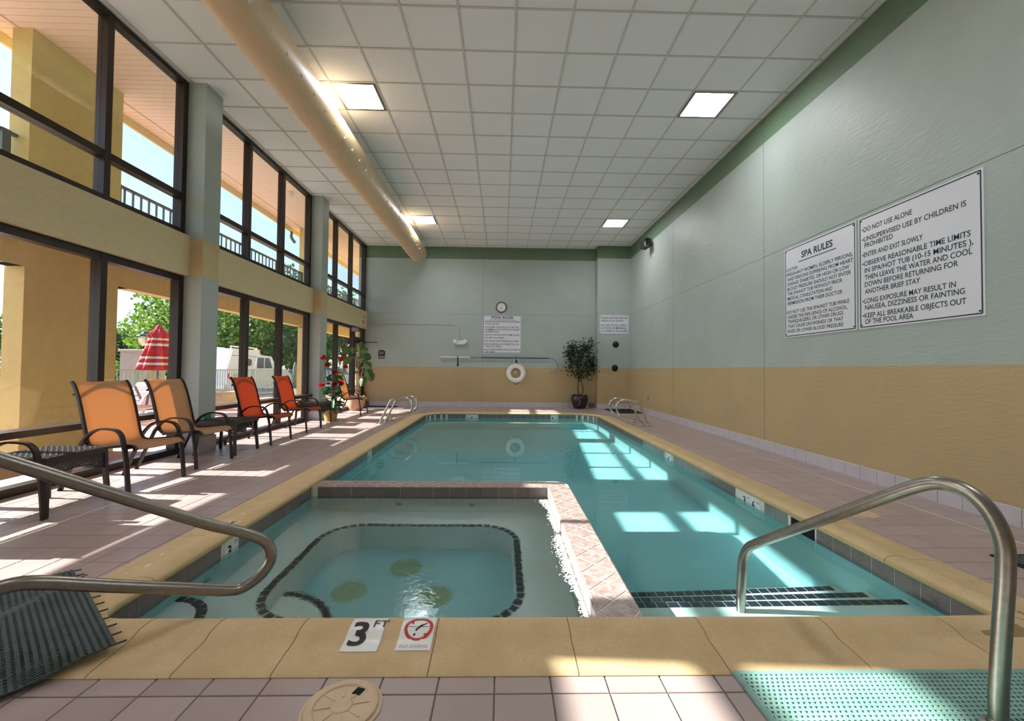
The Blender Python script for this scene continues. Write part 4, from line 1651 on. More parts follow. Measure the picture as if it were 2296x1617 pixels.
def sign(name, label, x0, x1, z0, z1, y, lines, title=None, side='back'):
    """flat printed panel; lines = [(text, dz from top, height, indent, width or None)]"""
    if side == 'back':
        t_ = thing(name, label, 'sign', ((x0 + x1) / 2, y, z0))
        X, Y3 = Vector((1, 0, 0)), Vector((0, 0, 1)); O_ = Vector((x0, y - .008, z1)); Nn = Vector((0, -1, 0))
    else:
        t_ = thing(name, label, 'sign', (y, (x0 + x1) / 2, z0))
        X, Y3 = Vector((0, -1, 0)), Vector((0, 0, 1)); O_ = Vector((y - .008, x0, z1)); Nn = Vector((-1, 0, 0))
    Wd = abs(x1 - x0); Hh = z1 - z0
    c_ = O_ + X * Wd / 2 - Y3 * Hh / 2 - Nn * .004
    MB().obox(c_, X * Wd / 2, Y3 * Hh / 2, Nn * .004).build('panel', MAT['sign_white'], t_)
    b_ = MB(); e, wd_ = Wd * .016, Wd * .009
    for (cx, cz, hw, hh) in ((Wd / 2, e, Wd / 2 - e, wd_ / 2), (Wd / 2, Hh - e, Wd / 2 - e, wd_ / 2), (e, Hh / 2, wd_ / 2, Hh / 2 - e), (Wd - e, Hh / 2, wd_ / 2, Hh / 2 - e)):
        b_.obox(O_ + X * cx - Y3 * cz + Nn * .0006, X * hw, Y3 * hh, Nn * .0006)
    b_.build('border', MAT['sign_ink'], t_)
    for (cx, cz) in ((.035, .04), (Wd - .035, .04), (.035, Hh - .04), (Wd - .035, Hh - .04)):
        MB().obox(O_ + X * cx - Y3 * cz + Nn * .002, X * .007, Y3 * .007, Nn * .002).build('screw', MAT['ink_black'], t_)
    if title:
        s_, dz, hgt, x_, w_ = title
        lettering(s_, hgt, MAT['sign_ink'], t_, O_ + X * x_ - Y3 * dz + Nn * .0012, X, Y3, width=w_, bold=hgt * .025, name='title')
        MB().obox(O_ + X * (x_ + w_ / 2) - Y3 * (dz + hgt * .35) + Nn * .0006, X * (w_ / 2 + w_ * .1), Y3 * (hgt * .045), Nn * .0006).build('underline', MAT['sign_ink'], t_)
    for (s_, dz, hgt, ind, w_) in lines:
        lettering(s_, hgt, MAT['sign_ink'], t_, O_ + X * ind - Y3 * dz + Nn * .0012, X, Y3, width=w_, bold=hgt * .012)
    return t_


u = 1.185 / 455                           # metres per unit measured on the pool rules sign
PR = [('•PLEASE SHOWER BEFORE ENTERING', 88, 425), ('POOL OR SPA', 116, 163, 1), ('•CHILDREN SHOULD NOT USE THE', 154, 406), ('SWIMMING POOL WITHOUT ADULT', 182, 412, 1), ('SUPERVISION', 208, 160, 1), ('•ADULTS SHOULD NOT SWIM ALONE', 245, 414), ('•NO PETS ALLOWED', 280, 236), ('•NO GLASS CONTAINERS ALLOWED', 318, 414), ('•NO RUNNING OR HORSE PLAY IN', 355, 410), ('THE POOL AREA', 382, 190, 1), ('•NOT RESPONSIBLE FOR ACCIDENTS', 420, 428), ('OR INJURY', 446, 124, 1)]
sign('pool_rules_sign', 'white POOL RULES sign under the clock on the back wall', -.612, .58, 1.64, 2.825, Yw,
     [(a[0], a[1] * u, 27 * u, (28 if len(a) > 3 else 16) * u, a[2] * u) for a in PR], ('POOL RULES', 44 * u, 42 * u, 100 * u, 255 * u))
us = .91 / 360
SH = [('PLEASE SHOWER BEFORE', 52, 316), ('USING POOL OR SPA', 86, 268), ('NO USE OF OILS, BODY', 140, 308), ('LOTIONS OR MINERALS', 174, 306), ('ALLOWED IN THE WATER', 210, 318)]
sign('shower_sign', 'small white shower notice on the corner pilaster above two black discs', 2.905, 3.815, 2.235, 2.84, 12.78,
     [(a[0], a[1] * us, 32 * us, 22 * us, a[2] * us) for a in SH])
# right wall, spa rules in two panels; units: metres from the upper far corner
S1 = [('•CAUTION', .31, .22), ('•PREGNANT WOMEN, ELDERLY PERSONS,', .375, 1.10), ('AND PERSONS SUFFERING FROM HEART', .44, 1.08), ('DISEASE, DIABETES, OR HIGH OR LOW', .505, 1.03), ('BLOOD PRESSURE SHOULD NOT ENTER', .57, 1.05), ('THE SPA/HOT TUB WITHOUT PRIOR', .635, .93), ('MEDICAL CONSULTATION AND', .70, .78), ('PERMISSION FROM THEIR DOCTOR', .765, .93),
      ('•DO NOT USE THE SPA/HOT TUB WHILE', .885, 1.05), ('UNDER THE INFLUENCE OF ALCOHOL,', .95, 1.00), ('TRANQUILIZERS, OR OTHER DRUGS', 1.01, .94), ('THAT CAUSE DROWSINESS OR THAT', 1.075, .94), ('RAISE OR LOWER BLOOD PRESSURE', 1.14, .94)]
sign('spa_rules_sign', 'white sign headed SPA RULES on the right wall', 5.727, 4.545, 1.605, 2.805, XR, [(s_, dz, .062, .035 if s_[0] == '•' else .06, w_) for (s_, dz, w_) in S1], ('SPA RULES', .185, .115, .33, .52), side='right')
S2 = [('•DO NOT USE ALONE', .165, .56), ('•UNSUPERVISED USE BY CHILDREN IS', .268, 1.03), ('PROHIBITED', .335, .33), ('•ENTER AND EXIT SLOWLY', .435, .66), ('•OBSERVE REASONABLE TIME LIMITS', .530, 1.06), ('IN SPA/HOT TUB (10-15 MINUTES ),', .605, 1.05), ('THEN LEAVE THE WATER AND COOL', .680, 1.04), ('DOWN BEFORE RETURNING FOR', .755, .93), ('ANOTHER BRIEF STAY', .83, .60), ('•LONG EXPOSURE MAY RESULT IN', .93, .94), ('NAUSEA, DIZZINESS OR FAINTING', 1.0, .98), ('•KEEP ALL BREAKABLE OBJECTS OUT', 1.085, 1.02), ('OF THE POOL AREA', 1.15, .53)]
sign('spa_rules_sign', 'white sign beginning DO NOT USE ALONE on the right wall', 4.512, 3.31, 1.605, 2.805, XR, [(s_, dz, .072, .045 if s_[0] == '•' else .075, w_) for (s_, dz, w_) in S2], side='right')

# clock
ck = thing('wall_clock', 'round wall clock with brown rim and white face', 'clock', (-.053, Yw, 3.065))
MB().lathe([(.165, 0), (.168, -.03), (.155, -.045), (.138, -.038), (.135, -.02)], (-.053, Yw, 3.065), 40, 'y').build('rim', MAT['clock_rim'], ck, smooth=30)
MB().lathe([(.137, -.005), (.137, -.022), (.001, -.0225)], (-.053, Yw, 3.065), 40, 'y').build('face', MAT['clock_face'], ck)
for h_ in range(12):
    a = R(30 * h_)
    d_ = Vector((math.sin(a), 0, math.cos(a)))
    c_ = Vector((-.053, Yw - .0235, 3.065))
    MB().bar(c_ + d_ * .108, c_ + d_ * .126, .008, .001, (math.cos(a), 0, -math.sin(a))).build('hour_mark', MAT['box_grey'], ck)
for (a, l_, w_) in ((163, .075, .009), (196, .10, .006)):
    d_ = Vector((math.sin(R(a)), 0, math.cos(R(a)))); c_ = Vector((-.053, Yw - .0255, 3.065))
    MB().bar(c_ - d_ * .02, c_ + d_ * l_, w_, .002, (d_.z, 0, -d_.x)).build('hand', MAT['ink_black'], ck)

# rescue pole with hook
yp = Yw - .07
rp_ = thing('rescue_pole', 'long white and blue shepherd hook rescue pole hung on the back wall', 'pole', (0, yp, 1.5))
MB().tube([(-1.913, yp, 1.51), (-.95, yp, 1.508)], .019, 10).build('pole_white', MAT['white_paint'], rp_, smooth=True)
MB().tube([(-1.30, yp, 1.509), (-1.02, yp, 1.508)], .023, 10).build('pole_sleeve', MAT['sign_white'], rp_, smooth=True)
MB().tube([(-.99, yp, 1.508), (-.89, yp, 1.507)], .021, 10).build('clamp', MAT['copper'], rp_, smooth=True)
MB().tube([(-.90, yp, 1.507), (-.62, yp, 1.506)], .013, 10).build('pole_thin', MAT['pole_sky'], rp_, smooth=True)
MB().tube([(-.64, yp, 1.506), (1.41, yp, 1.503)], .020, 10).build('pole_blue', MAT['pole_blue'], rp_, smooth=True)
hk = spline([(1.40, yp, 1.503), (1.50, yp, 1.497), (1.60, yp, 1.46), (1.67, yp, 1.38), (1.698, yp, 1.27), (1.67, yp, 1.15), (1.60, yp, 1.075), (1.51, yp, 1.052), (1.445, yp, 1.062)], 5)
MB().tube(hk, .011, 10).build('hook', MAT['pole_sky'], rp_, smooth=True)
for (x_, lab, lo) in ((-1.372, 'navy wall hook holding the white end of the rescue pole', 1.25), (.418, 'navy wall hook holding the rescue pole above the life ring', 1.36)):
    h_ = thing('wall_hook', lab, 'hook', (x_, Yw, lo))
    MB().box(x_ - .018, x_ + .018, Yw - .012, Yw, lo, 1.535).build('back_plate', MAT['hook_navy'], h_)
    MB().tube(spline([(x_, Yw - .01, 1.42), (x_, Yw - .05, 1.44), (x_, Yw - .075, 1.475), (x_, Yw - .10, 1.52), (x_, Yw - .11, 1.55)], 4), .012, 8).build('prong', MAT['hook_navy'], h_, smooth=True)
    MB().lathe([(.03, 0), (.03, -.02), (.02, -.024)], (x_, Yw - .005, 1.40 if lo > 1.3 else 1.27), 14, 'y').build('screw_boss', MAT['hook_navy'], h_)

# life ring
lr = thing('life_ring', 'white life ring with looped rope hanging below the pool rules', 'life ring', (.415, Yw - .06, 1.03))
cx, cz, yr = .415, 1.035, Yw - .065
maj, mi = .222, .072
m = MB()
for i in range(48):
    a = 2 * math.pi * i / 48
    for j in range(14):
        b = 2 * math.pi * j / 14
        rr = maj + mi * math.cos(b)
        m.v.append((cx + rr * math.cos(a), yr + mi * .72 * math.sin(b), cz + rr * math.sin(a)))
for i in range(48):
    for j in range(14):
        m.f.append((i * 14 + j, i * 14 + (j + 1) % 14, ((i + 1) % 48) * 14 + (j + 1) % 14, ((i + 1) % 48) * 14 + j))
m.build('ring', MAT['ring_white'], lr, smooth=True)
yq = Yw - .13
MB().tube(spline([(cx - .09, yq, cz + .27), (cx - .04, yq, cz + .40), (cx + .005, yq, cz + .455), (cx + .06, yq, cz + .40), (cx + .13, yq, cz + .30), (cx + .24, yq, cz + .17), (cx + .29, yq, cz + .02), (cx + .315, yq + .02, cz - .10), (cx + .27, yq + .02, cz - .20), (cx + .17, yq, cz - .25), (cx + .11, yq + .03, cz - .33), (cx + .05, yq + .05, cz - .39), (cx - .04, yq + .05, cz - .40), (cx - .11, yq + .03, cz - .33), (cx - .15, yq, cz - .24)], 5), .007, 6).build('rope', MAT['rope'], lr, smooth=True)
MB().tube(spline([(cx - .07, Yw - .02, cz + .0), (cx - .05, Yw - .04, cz + .06), (cx, Yw - .05, cz + .065), (cx + .01, Yw - .04, cz + .01), (cx - .05, Yw - .02, cz - .02)], 4), .018, 8).build('rope_knot', MAT['rope'], lr, smooth=True)

# conduit and emergency light
cd = thing('wire_conduit', 'thin beige cable running along the back wall to the emergency light', 'cable', (-2.6, Yw, 2.5))
MB().tube(spline([(-4.17, Yw - .012, 2.42), (-4.035, Yw - .012, 2.435), (-3.88, Yw - .012, 2.45), (-3.69, Yw - .012, 2.515), (-3.4, Yw - .012, 2.523), (-3.1, Yw - .012, 2.513), (-2.4, Yw - .012, 2.517), (-1.75, Yw - .012, 2.513), (-1.50, Yw - .012, 2.505), (-1.39, Yw - .012, 2.44), (-1.35, Yw - .012, 2.33), (-1.34, Yw - .012, 2.04)], 6), .011, 8).build('cable', MAT['wire_beige'], cd, smooth=True)
for x_ in (-3.69, -3.1, -2.5, -1.9):
    MB().box(x_ - .012, x_ + .012, Yw - .026, Yw, 2.50, 2.535).build('clip', MAT['wire_beige'], cd)
el = thing('emergency_light', 'white emergency light box with two lamp heads on the back wall', 'light', (-1.30, Yw, 1.9))
MB().cbox(-1.44, -1.16, Yw - .09, Yw, 1.90, 2.03, .012).build('housing', MAT['white_paint'], el)
for s in (-1, 1):
    MB().lathe([(.02, -.10), (.055, -.115), (.058, -.16), (.03, -.165)], (-1.30 + s * .155, Yw, 1.995), 16, 'y').build('lamp_head', MAT['white_paint'], el, smooth=True)

# exit sign and alarm box on the left
ex = thing('exit_sign', 'cream EXIT sign on the tan beam above the exit door', 'sign', (-4.16, 12.67, 2.40))
MB().box(-4.16, -4.115, 12.46, 12.88, 2.405, 2.60).build('housing', MAT['exit_white'], ex)
lettering('EXIT', .15, MAT['exit_red'], ex, (-4.1140, 12.49, 2.45), (0, 1, 0), (0, 0, 1), width=.36, bold=.004)
MB().tube(spline([(-4.14, 12.66, 2.60), (-4.14, 12.72, 2.69), (-4.14, 12.83, 2.71), (-4.15, 12.92, 2.62)], 5), .007, 6).build('cable', MAT['wire_beige'], ex)
ab = thing('alarm_box', 'small grey alarm box with antenna wire on the door head frame', 'box', (-4.17, 12.12, 2.18))
MB().cbox(-4.22, -4.12, 11.97, 12.27, 2.18, 2.29, .006).build('box', MAT['box_grey'], ab)
MB().tube([(-4.17, 12.02, 2.29), (-4.17, 12.09, 2.37)], .004, 6).build('wire', MAT['box_grey'], ab)

# small plaques on the back wall
pq = thing('wall_plaque', 'small dark plaque with a stepped top beside the exit door', 'sign', (-3.70, Yw, 1.52))
MB().prism([(-3.80, 1.52), (-3.60, 1.52), (-3.60, 1.675), (-3.635, 1.69), (-3.66, 1.705), (-3.74, 1.705), (-3.765, 1.69), (-3.80, 1.675)][::-1], Yw - .012, Yw, 'y').build('plate', MAT['plaque'], pq)
lettering('No Pets', .042, MAT['sign_white'], pq, (-3.775, Yw - .0135, 1.628), (1, 0, 0), (0, 0, 1), width=.135, bold=.0008)
lettering('Allowed', .042, MAT['sign_white'], pq, (-3.775, Yw - .0135, 1.580), (1, 0, 0), (0, 0, 1), width=.135, bold=.0008)
pr2 = thing('wall_plaque', 'narrow reddish plaque under the dark plaque', 'sign', (-3.70, Yw, 1.44))
MB().box(-3.80, -3.60, Yw - .010, Yw, 1.443, 1.492).build('plate', MAT['plaque_red'], pr2)
MB().box(-3.785, -3.77, Yw - .0112, Yw - .0095, 1.455, 1.48).box(-3.74, -3.62, Yw - .0112, Yw - .0095, 1.460, 1.475).build('print', MAT['copper'], pr2)

# black discs on the pilaster
for (x_, z_, lab) in ((3.41, 1.935, 'black round vent on the pilaster, the one on pale green paint'), (3.385, 1.226, 'black round vent on the pilaster at the paint line')):
    k_ = thing('round_vent', lab, 'vent', (x_, 12.78, z_))
    MB().lathe([(.092, 0), (.092, -.012), (.075, -.03), (.03, -.04), (.001, -.041)], (x_, 12.78, z_), 24, 'y').build('dome', MAT['camera_black'], k_, smooth=True)
    MB().lathe([(.098, 0), (.098, -.006), (.09, -.008)], (x_, 12.78, z_), 24, 'y').build('collar', MAT['black_rubber'], k_)

# camera box in the upper corner of the right wall
cm = thing('corner_camera', 'black boxed camera on a bracket under the ceiling of the right wall', 'camera', (3.74, 10.9, 4.45))
MB().obox((3.70, 10.95, 4.45), (.075, .03, 0), (-.04, .11, -.03), (0, .02, .10)).build('hood', MAT['camera_black'], cm)
MB().obox((3.68, 10.83, 4.42), (.05, .02, 0), (-.004, .012, 0), (0, .01, .06)).build('lens_window', MAT['camera_cream'], cm)
MB().tube([(3.86, 10.98, 4.47), (3.76, 10.97, 4.46)], .02, 8).build('bracket', MAT['camera_black'], cm)
MB().tube(spline([(3.62, 10.80, 4.47), (3.60, 10.78, 4.50), (3.63, 10.84, 4.55), (3.70, 10.9, 4.56)], 4), .012, 6).build('visor', MAT['camera_black'], cm)
ol = thing('wall_outlet', 'small grey outlet low on the ochre part of the right wall', 'outlet', (XR, 11.2, .37))
MB().cbox(-.035, .035, -.055, .055, 0, .006, .002)
MB().box(XR - .008, XR, 11.16, 11.24, .36, .48).build('plate', MAT['box_grey'], ol)
MB().box(XR - .010, XR - .007, 11.185, 11.215, .385, .41).box(XR - .010, XR - .007, 11.185, 11.215, .43, .455).build('socket', MAT['camera_black'], ol)
rs = thing('emerald_sticker', 'small green sticker low on the pale green column', 'sticker', (XCOL, 5.9, .35))
MB().box(XCOL, XCOL + .003, 5.80, 5.95, .345, .50).build('sheet', plain('sticker_green', srgb(34, 128, 104), .4), rs)

# ---- plants
def leaf_cloud(name, mat, parent, centres, sizes, rng, fold=.25, aspect=.45, droop=None):
    """many small folded leaves as one mesh; centres world coordinates"""
    n_ = len(centres)
    off = np.array(WL.get(parent.name, (0, 0, 0))) if parent is not None else np.zeros(3)
    d = rng.normal(size=(n_, 3)); d /= np.linalg.norm(d, axis=1)[:, None]
    if droop is not None:
        d[:, 2] = d[:, 2] * .5 - droop; d /= np.linalg.norm(d, axis=1)[:, None]
    r = rng.normal(size=(n_, 3)); s = np.cross(d, r); s /= np.linalg.norm(s, axis=1)[:, None]
    nn = np.cross(d, s)
    c = centres - off; L_ = sizes[:, None]
    base = c - d * L_ * .5; tip = c + d * L_ * .5
    l = c + s * L_ * aspect * .5 + nn * L_ * fold * .3; r2 = c - s * L_ * aspect * .5 + nn * L_ * fold * .3
    V = np.stack([base, l, tip, r2], 1).reshape(-1, 3)
    Fc = (np.arange(n_)[:, None] * 4 + np.array([0, 1, 2, 0, 2, 3])[None]).reshape(-1)
    me = bpy.data.meshes.new(name)
    me.vertices.add(len(V)); me.vertices.foreach_set('co', V.astype(np.float32).ravel())
    nt_ = n_ * 2
    me.loops.add(nt_ * 3); me.loops.foreach_set('vertex_index', Fc.astype(np.int32))
    me.polygons.add(nt_); me.polygons.foreach_set('loop_start', np.arange(0, nt_ * 3, 3, dtype=np.int32)); me.polygons.foreach_set('loop_total', np.full(nt_, 3, dtype=np.int32))
    me.update(calc_edges=True)
    o_ = link(name, me, mat, parent)
    return tag(o_, kind='stuff')


# ficus in a glazed pot
rng = np.random.default_rng(5)
fc = thing('potted_ficus', 'dark leaved ficus tree in a black glazed pot by the pilaster', 'plant', (2.32, 12.76, 0))
px_, py_ = 2.32, 12.76
pot = MB().lathe([(.15, 0), (.17, .01), (.225, .14), (.255, .26), (.25, .34), (.225, .385), (.24, .41), (.215, .41), (.20, .36), (.001, .355)], (px_, py_, 0), 32).build('pot', MAT['glazed_pot'], fc, smooth=40)
MB().tube(spline([(px_ - .10, py_ - .235, .30), (px_ - .06, py_ - .25, .27), (px_ - .03, py_ - .245, .20), (px_ - .07, py_ - .22, .12)], 4), .008, 6).build('swirl', MAT['box_grey'], pot)
MB().lathe([(.20, .35), (.20, .365), (.001, .37)], (px_, py_, 0), 20).build('soil', MAT['soil'], fc)
stems = [[(px_ - .03, py_, .36), (px_ - .05, py_ + .01, .6), (px_ - .03, py_, .85), (px_ - .05, py_, 1.2), (px_ - .12, py_, 1.6)],
         [(px_ + .06, py_ - .02, .36), (px_ + .10, py_ - .02, .6), (px_ + .05, py_ - .01, .85), (px_ + .12, py_, 1.2), (px_ + .25, py_ - .02, 1.65)],
         [(px_ + .0, py_ + .03, .8), (px_ + .02, py_ + .03, 1.1), (px_ + .05, py_ + .05, 1.8)]]
for s_ in stems:
    k = len(s_)
    MB().tube(spline(s_, 5), [.022 * (1 - .55 * i / (5 * (k - 1))) for i in range(5 * (k - 1) + 1)], 8).build('trunk', MAT['bark'], fc, smooth=True)
br_ = MB()
tips = []
for i in range(46):
    a = rng.uniform(0, 2 * math.pi); b = rng.uniform(.0, 1)
    zz = 1.0 + b * .95
    rad = .47 * math.sqrt(max(0.05, 1 - ((zz - 1.52) / .62) ** 2)) * rng.uniform(.55, 1.0)
    tip = Vector((px_ + .03 + rad * math.cos(a), py_ + .5 * rad * math.sin(a) - .05, zz + rng.uniform(-.05, .05)))
    st0 = Vector((px_ + rng.uniform(-.08, .12), py_, max(.9, zz - .35)))
    br_.tube([st0, st0.lerp(tip, .5) + Vector((0, 0, .05)), tip], [.008, .006, .003], 5)
    tips.append(tip)
br_.build('twigs', MAT['bark'], fc)
cs = []
for t_ in tips:
    cs.append(np.array(t_)[None] + rng.normal(size=(38, 3)) * np.array([.085, .07, .085]))
cs = np.concatenate(cs); cs = cs[(cs[:, 1] < 13.04) & ((cs[:, 0] < 2.79) | (cs[:, 1] < 12.70))]
leaf_cloud('foliage', MAT['ficus_leaf'], fc, cs, rng.uniform(.06, .10, len(cs)), rng, droop=.5)
# a fallen leaf cluster beside the pot
fl2 = thing('fallen_leaves', 'small brown fallen leaves on the deck beside the ficus pot', 'leaves', (2.62, 12.62, 0))
m = MB()
for i in range(6):
    a = i * 1.3
    c_ = Vector((2.62 + .05 * math.cos(a * 2), 12.62 + .05 * math.sin(a), .006 + .004 * i))
    d_ = Vector((math.cos(a), math.sin(a), .2)) * .04; s_ = Vector((-math.sin(a), math.cos(a), 0)) * .015
    m.add([c_ - d_, c_ + s_, c_ + d_, c_ - s_], [(0, 1, 2), (0, 2, 3)])
m.build('leaf_cluster', MAT['bark'], fl2)


def blade(parent, name, mat, base, direction, length, width, droop_, roll=0.0, k=6):
    """one long curved leaf"""
    b = Vector(base); d_ = Vector(direction).normalized()
    s_ = d_.cross(Vector((0, 0, 1)))
    s_ = s_.normalized() if s_.length > .05 else Vector((1, 0, 0))
    s_ = Matrix.Rotation(roll, 3, d_) @ s_
    m = MB()
    for i in range(k + 1):
        f = i / k
        c_ = b + d_ * length * f + Vector((0, 0, -droop_ * length * f * f))
        w_ = width * math.sin(math.pi * (.08 + .92 * f)) ** .8 * .5
        u_ = s_.cross(d_) * (width * .12)
        m.v += [tuple(c_ - s_ * w_ - u_ * 0), tuple(c_ + u_ * -.9), tuple(c_ + s_ * w_)]
    for i in range(k):
        a = 3 * i
        m.f += [(a, a + 1, a + 4, a + 3), (a + 1, a + 2, a + 5, a + 4)]
    return m.build(name, mat, parent, smooth=True)


# red flowering plant in a basket
bx_, by_ = -3.68, 9.27
fp = thing('flowering_plant', 'tall plant with red blooms in a woven basket by the column', 'plant', (bx_, by_, 0))
bk_ = MB()
for i in range(12):
    z0, z1 = .236 * i / 12, .236 * (i + 1) / 12
    r0 = .118 + .03 * i / 12
    bk_.lathe([(r0 - .004, z0), (r0 + .004, (z0 + z1) / 2), (r0 - .003, z1)], (bx_, by_, 0), 24)
bk_.build('basket', MAT['basket'], fp, smooth=True)
MB().lathe([(.14, .2), (.14, .215), (.001, .22)], (bx_, by_, 0), 18).build('soil', MAT['soil'], fp)
FLW = [(-3.80, 1.358), (-3.48, 1.328), (-3.757, 1.21), (-3.371, 1.156), (-3.623, 1.046), (-3.822, .78), (-3.601, .782), (-3.422, .825)]
random.seed(8)
for i, (x_, z_) in enumerate(FLW):
    y_ = by_ - .07 + random.uniform(-.12, .12)
    MB().tube(spline([(bx_ + random.uniform(-.05, .05), by_ + random.uniform(-.05, .05), .2), (bx_ + (x_ - bx_) * .35, (by_ + y_) / 2, z_ * .55), (x_, y_, z_ - .03)], 6), .006, 6).build('stem', MAT['lily_leaf'], fp)
    fl3 = MB()
    for q in range(34):
        a = random.uniform(0, 6.283); e_ = random.uniform(-.6, 1.35)
        d_ = Vector((math.cos(a) * math.cos(e_), math.sin(a) * math.cos(e_), math.sin(e_)))
        s_ = d_.cross(Vector((random.random(), random.random(), random.random() + .1))).normalized()
        c0 = Vector((x_, y_, z_)); l_ = random.uniform(.055, .088); w_ = .022
        fl3.add([c0, c0 + d_ * l_ * .6 + s_ * w_, c0 + d_ * l_ + Vector((0, 0, -.012)), c0 + d_ * l_ * .6 - s_ * w_], [(0, 1, 2), (0, 2, 3)])
    fl3.build('flower', MAT['red_petal'], fp)
for i in range(95):
    z_ = random.uniform(.25, 1.25) if i > 38 else random.uniform(.25, .75)
    rr = .13 * (1 - (z_ - .25) / 1.4)
    a = random.uniform(0, 6.283)
    b_ = (bx_ + .02 + rr * .6 * math.cos(a) + .03 * z_, by_ + rr * .6 * math.sin(a), z_)
    blade(fp, 'leaf', MAT['lily_leaf'], b_, (math.cos(a), math.sin(a), random.uniform(-.1, .7)), random.uniform(.14, .27), random.uniform(.05, .085), random.uniform(.3, .8), random.uniform(-.7, .7))

# split leaf philodendron in a terracotta pot
qx_, qy_ = -3.97, 11.72
ph = thing('potted_philodendron', 'philodendron with broad drooping leaves in a terracotta pot by the exit door', 'plant', (qx_, qy_, 0))
ph.location = (qx_, qy_, 0)
MB().lathe([(.15, 0), (.16, .01), (.205, .10), (.225, .24), (.225, .33), (.235, .35), (.235, .385), (.205, .385), (.20, .35), (.001, .345)], (qx_, qy_, 0), 32).build('pot', MAT['terracotta'], ph, smooth=40)
MB().lathe([(.20, .34), (.20, .35), (.001, .355)], (qx_, qy_, 0), 20).build('soil', MAT['soil'], ph)
for (dx0, dx1, zt_) in ((-.02, -.02, 1.45), (.05, .03, 1.42), (.09, .18, 1.2)):
    MB().tube(spline([(qx_ + dx0, qy_, .34), (qx_ + dx0 + .02, qy_ - .02, .7), (qx_ + dx1, qy_ - .03, zt_)], 6), .015, 8).build('stem', MAT['palm_stem'], ph, smooth=True)
PL = [(-4.01, 1.56, -.02, .6, .20), (-4.13, 1.62, -.5, .1, .26), (-3.84, 1.62, .5, .1, .28), (-3.80, 1.50, .7, -.2, .30), (-4.12, 1.42, -.5, -.5, .26), (-3.70, 1.28, .6, -.3, .28), (-3.68, 1.14, .4, -.6, .30), (-3.60, 1.02, .35, -.9, .26), (-3.74, .90, -.1, -1, .26), (-3.95, 1.34, .2, -.8, .24), (-3.86, 1.70, .1, .9, .22), (-3.90, 1.40, .8, .1, .26)]
random.seed(21)
for (x_, z_, dx, dz, l_) in PL:
    b_ = Vector((x_, qy_ - .08 + random.uniform(-.1, .08), z_))
    MB().tube(spline([(qx_ + .03, qy_ - .03, z_ - .12), ((qx_ + b_.x) / 2, (qy_ + b_.y) / 2, z_ + .02), b_], 5), .006, 6).build('petiole', MAT['palm_stem'], ph)
    # lobed leaf
    d_ = Vector((dx, random.uniform(-.5, -.1), dz)).normalized()
    s_ = d_.cross(Vector((0, -1, .4))).normalized(); n_ = s_.cross(d_)
    m = MB(); out_ = []
    K = 13
    for side in (1, -1):
        for i in range(K):
            f = i / (K - 1)
            w_ = l_ * .50 * math.sin(math.pi * (.15 + .80 * f)) * (1.0 if i % 2 else .62)
            q = b_ + d_ * l_ * (f * 1.05 - .12) + s_ * side * w_ - n_ * (abs(w_) * .35) + Vector((0, 0, -.10 * f * f * l_))
            out_.append(q) if side == 1 else out_.append(q)
    mid = [b_ + d_ * l_ * ((i / (K - 1)) * 1.05 - .12) + Vector((0, 0, -.10 * (i / (K - 1)) ** 2 * l_)) for i in range(K)]
    vs = mid + out_[:K] + out_[K:]
    fs = []
    for i in range(K - 1):
        fs += [(i, i + 1, K + i + 1, K + i), (i + 1, i, 2 * K + i, 2 * K + i + 1)]
    m.add(vs, fs)
    m.build('leaf', MAT['philo_leaf'], ph)

# =================================================================== OUTSIDE
XO, XI = -6.02, -5.78                    # outer and inner face of the porch piers
ES = MAT['exterior_stucco']
porch = structure('trim_1', 'two storey porch of yellow stucco piers and edge beam outside the windows')
for (a, b) in ((-2.13, -.88), (5.25, 6.50), (12.63, 13.88)):
    MB().box(XO, XI, a, b, -.2, 5.27).build('stucco_pier', ES, porch)
MB().box(XO + .02, XI - .004, -8, 24, 2.33, 2.86).build('edge_beam', ES, porch)
for (a, b) in ((-2.13, -.88), (5.25, 6.50), (12.63, 13.88)):
    for y_ in (a - .10, b + .10):
        MB().box(XO + .03, XI + .0, y_ - .10, y_ + .10, 2.33, 2.862).build('beam_pad', ES, porch)
MB().box(XO + .05, XFB - .051, -8, 24, 2.62, 2.80).build('walkway_slab', MAT['concrete'], porch)
# wall of the building beyond the pool hall
MB().box(XFB - .02, XFB + .2, YB + .2, 24, -.2, 5.2).build('facade_wall', ES, porch)
MB().box(XFB - .02, XFB + .2, -8, YN - .2, -.2, 5.2).build('facade_wall', ES, porch)

sf = structure('trim_2', 'pinkish vinyl plank soffit with fascia under the roof overhang')
pk = MB().box(-.0485, .0485, 0, 0, 0, 0)
pl_me = MB().cbox(-5.96 - XFB, 0.0, -.0475, .0475, -.02, 0, .003)
pl_me = MB().add([(0, -.0475, .0), (0, .0475, .0), (-1.60, .0475, .0), (-1.60, -.0475, .0), (0, -.0475, .02), (0, .0475, .02), (-1.60, .0475, .02), (-1.60, -.0475, .02)],
                 [(0, 1, 2, 3), (7, 6, 5, 4), (0, 4, 5, 1), (1, 5, 6, 2), (2, 6, 7, 3), (3, 7, 4, 0)]).mesh('soffit_plank')
pl_me.materials.append(MAT['soffit_vinyl'])
y_ = 2.0
while y_ < 24:
    inst('soffit_plank', pl_me, sf, (XFB - .02, y_, 5.26))
    y_ += .1005
MB().box(XFB, -6.02, -8, 1.95, 5.26, 5.28).build('soffit_panel', MAT['soffit_vinyl'], sf)
MB().box(-6.30, XFB + .3, -8, 24, 5.285, 5.40).build('roof_deck', MAT['fascia'], sf)
MB().box(-5.965, -5.945, 1.9, 24, 5.248, 5.27).build('soffit_trim', MAT['fascia'], sf)
m = MB()
y_ = 2.0
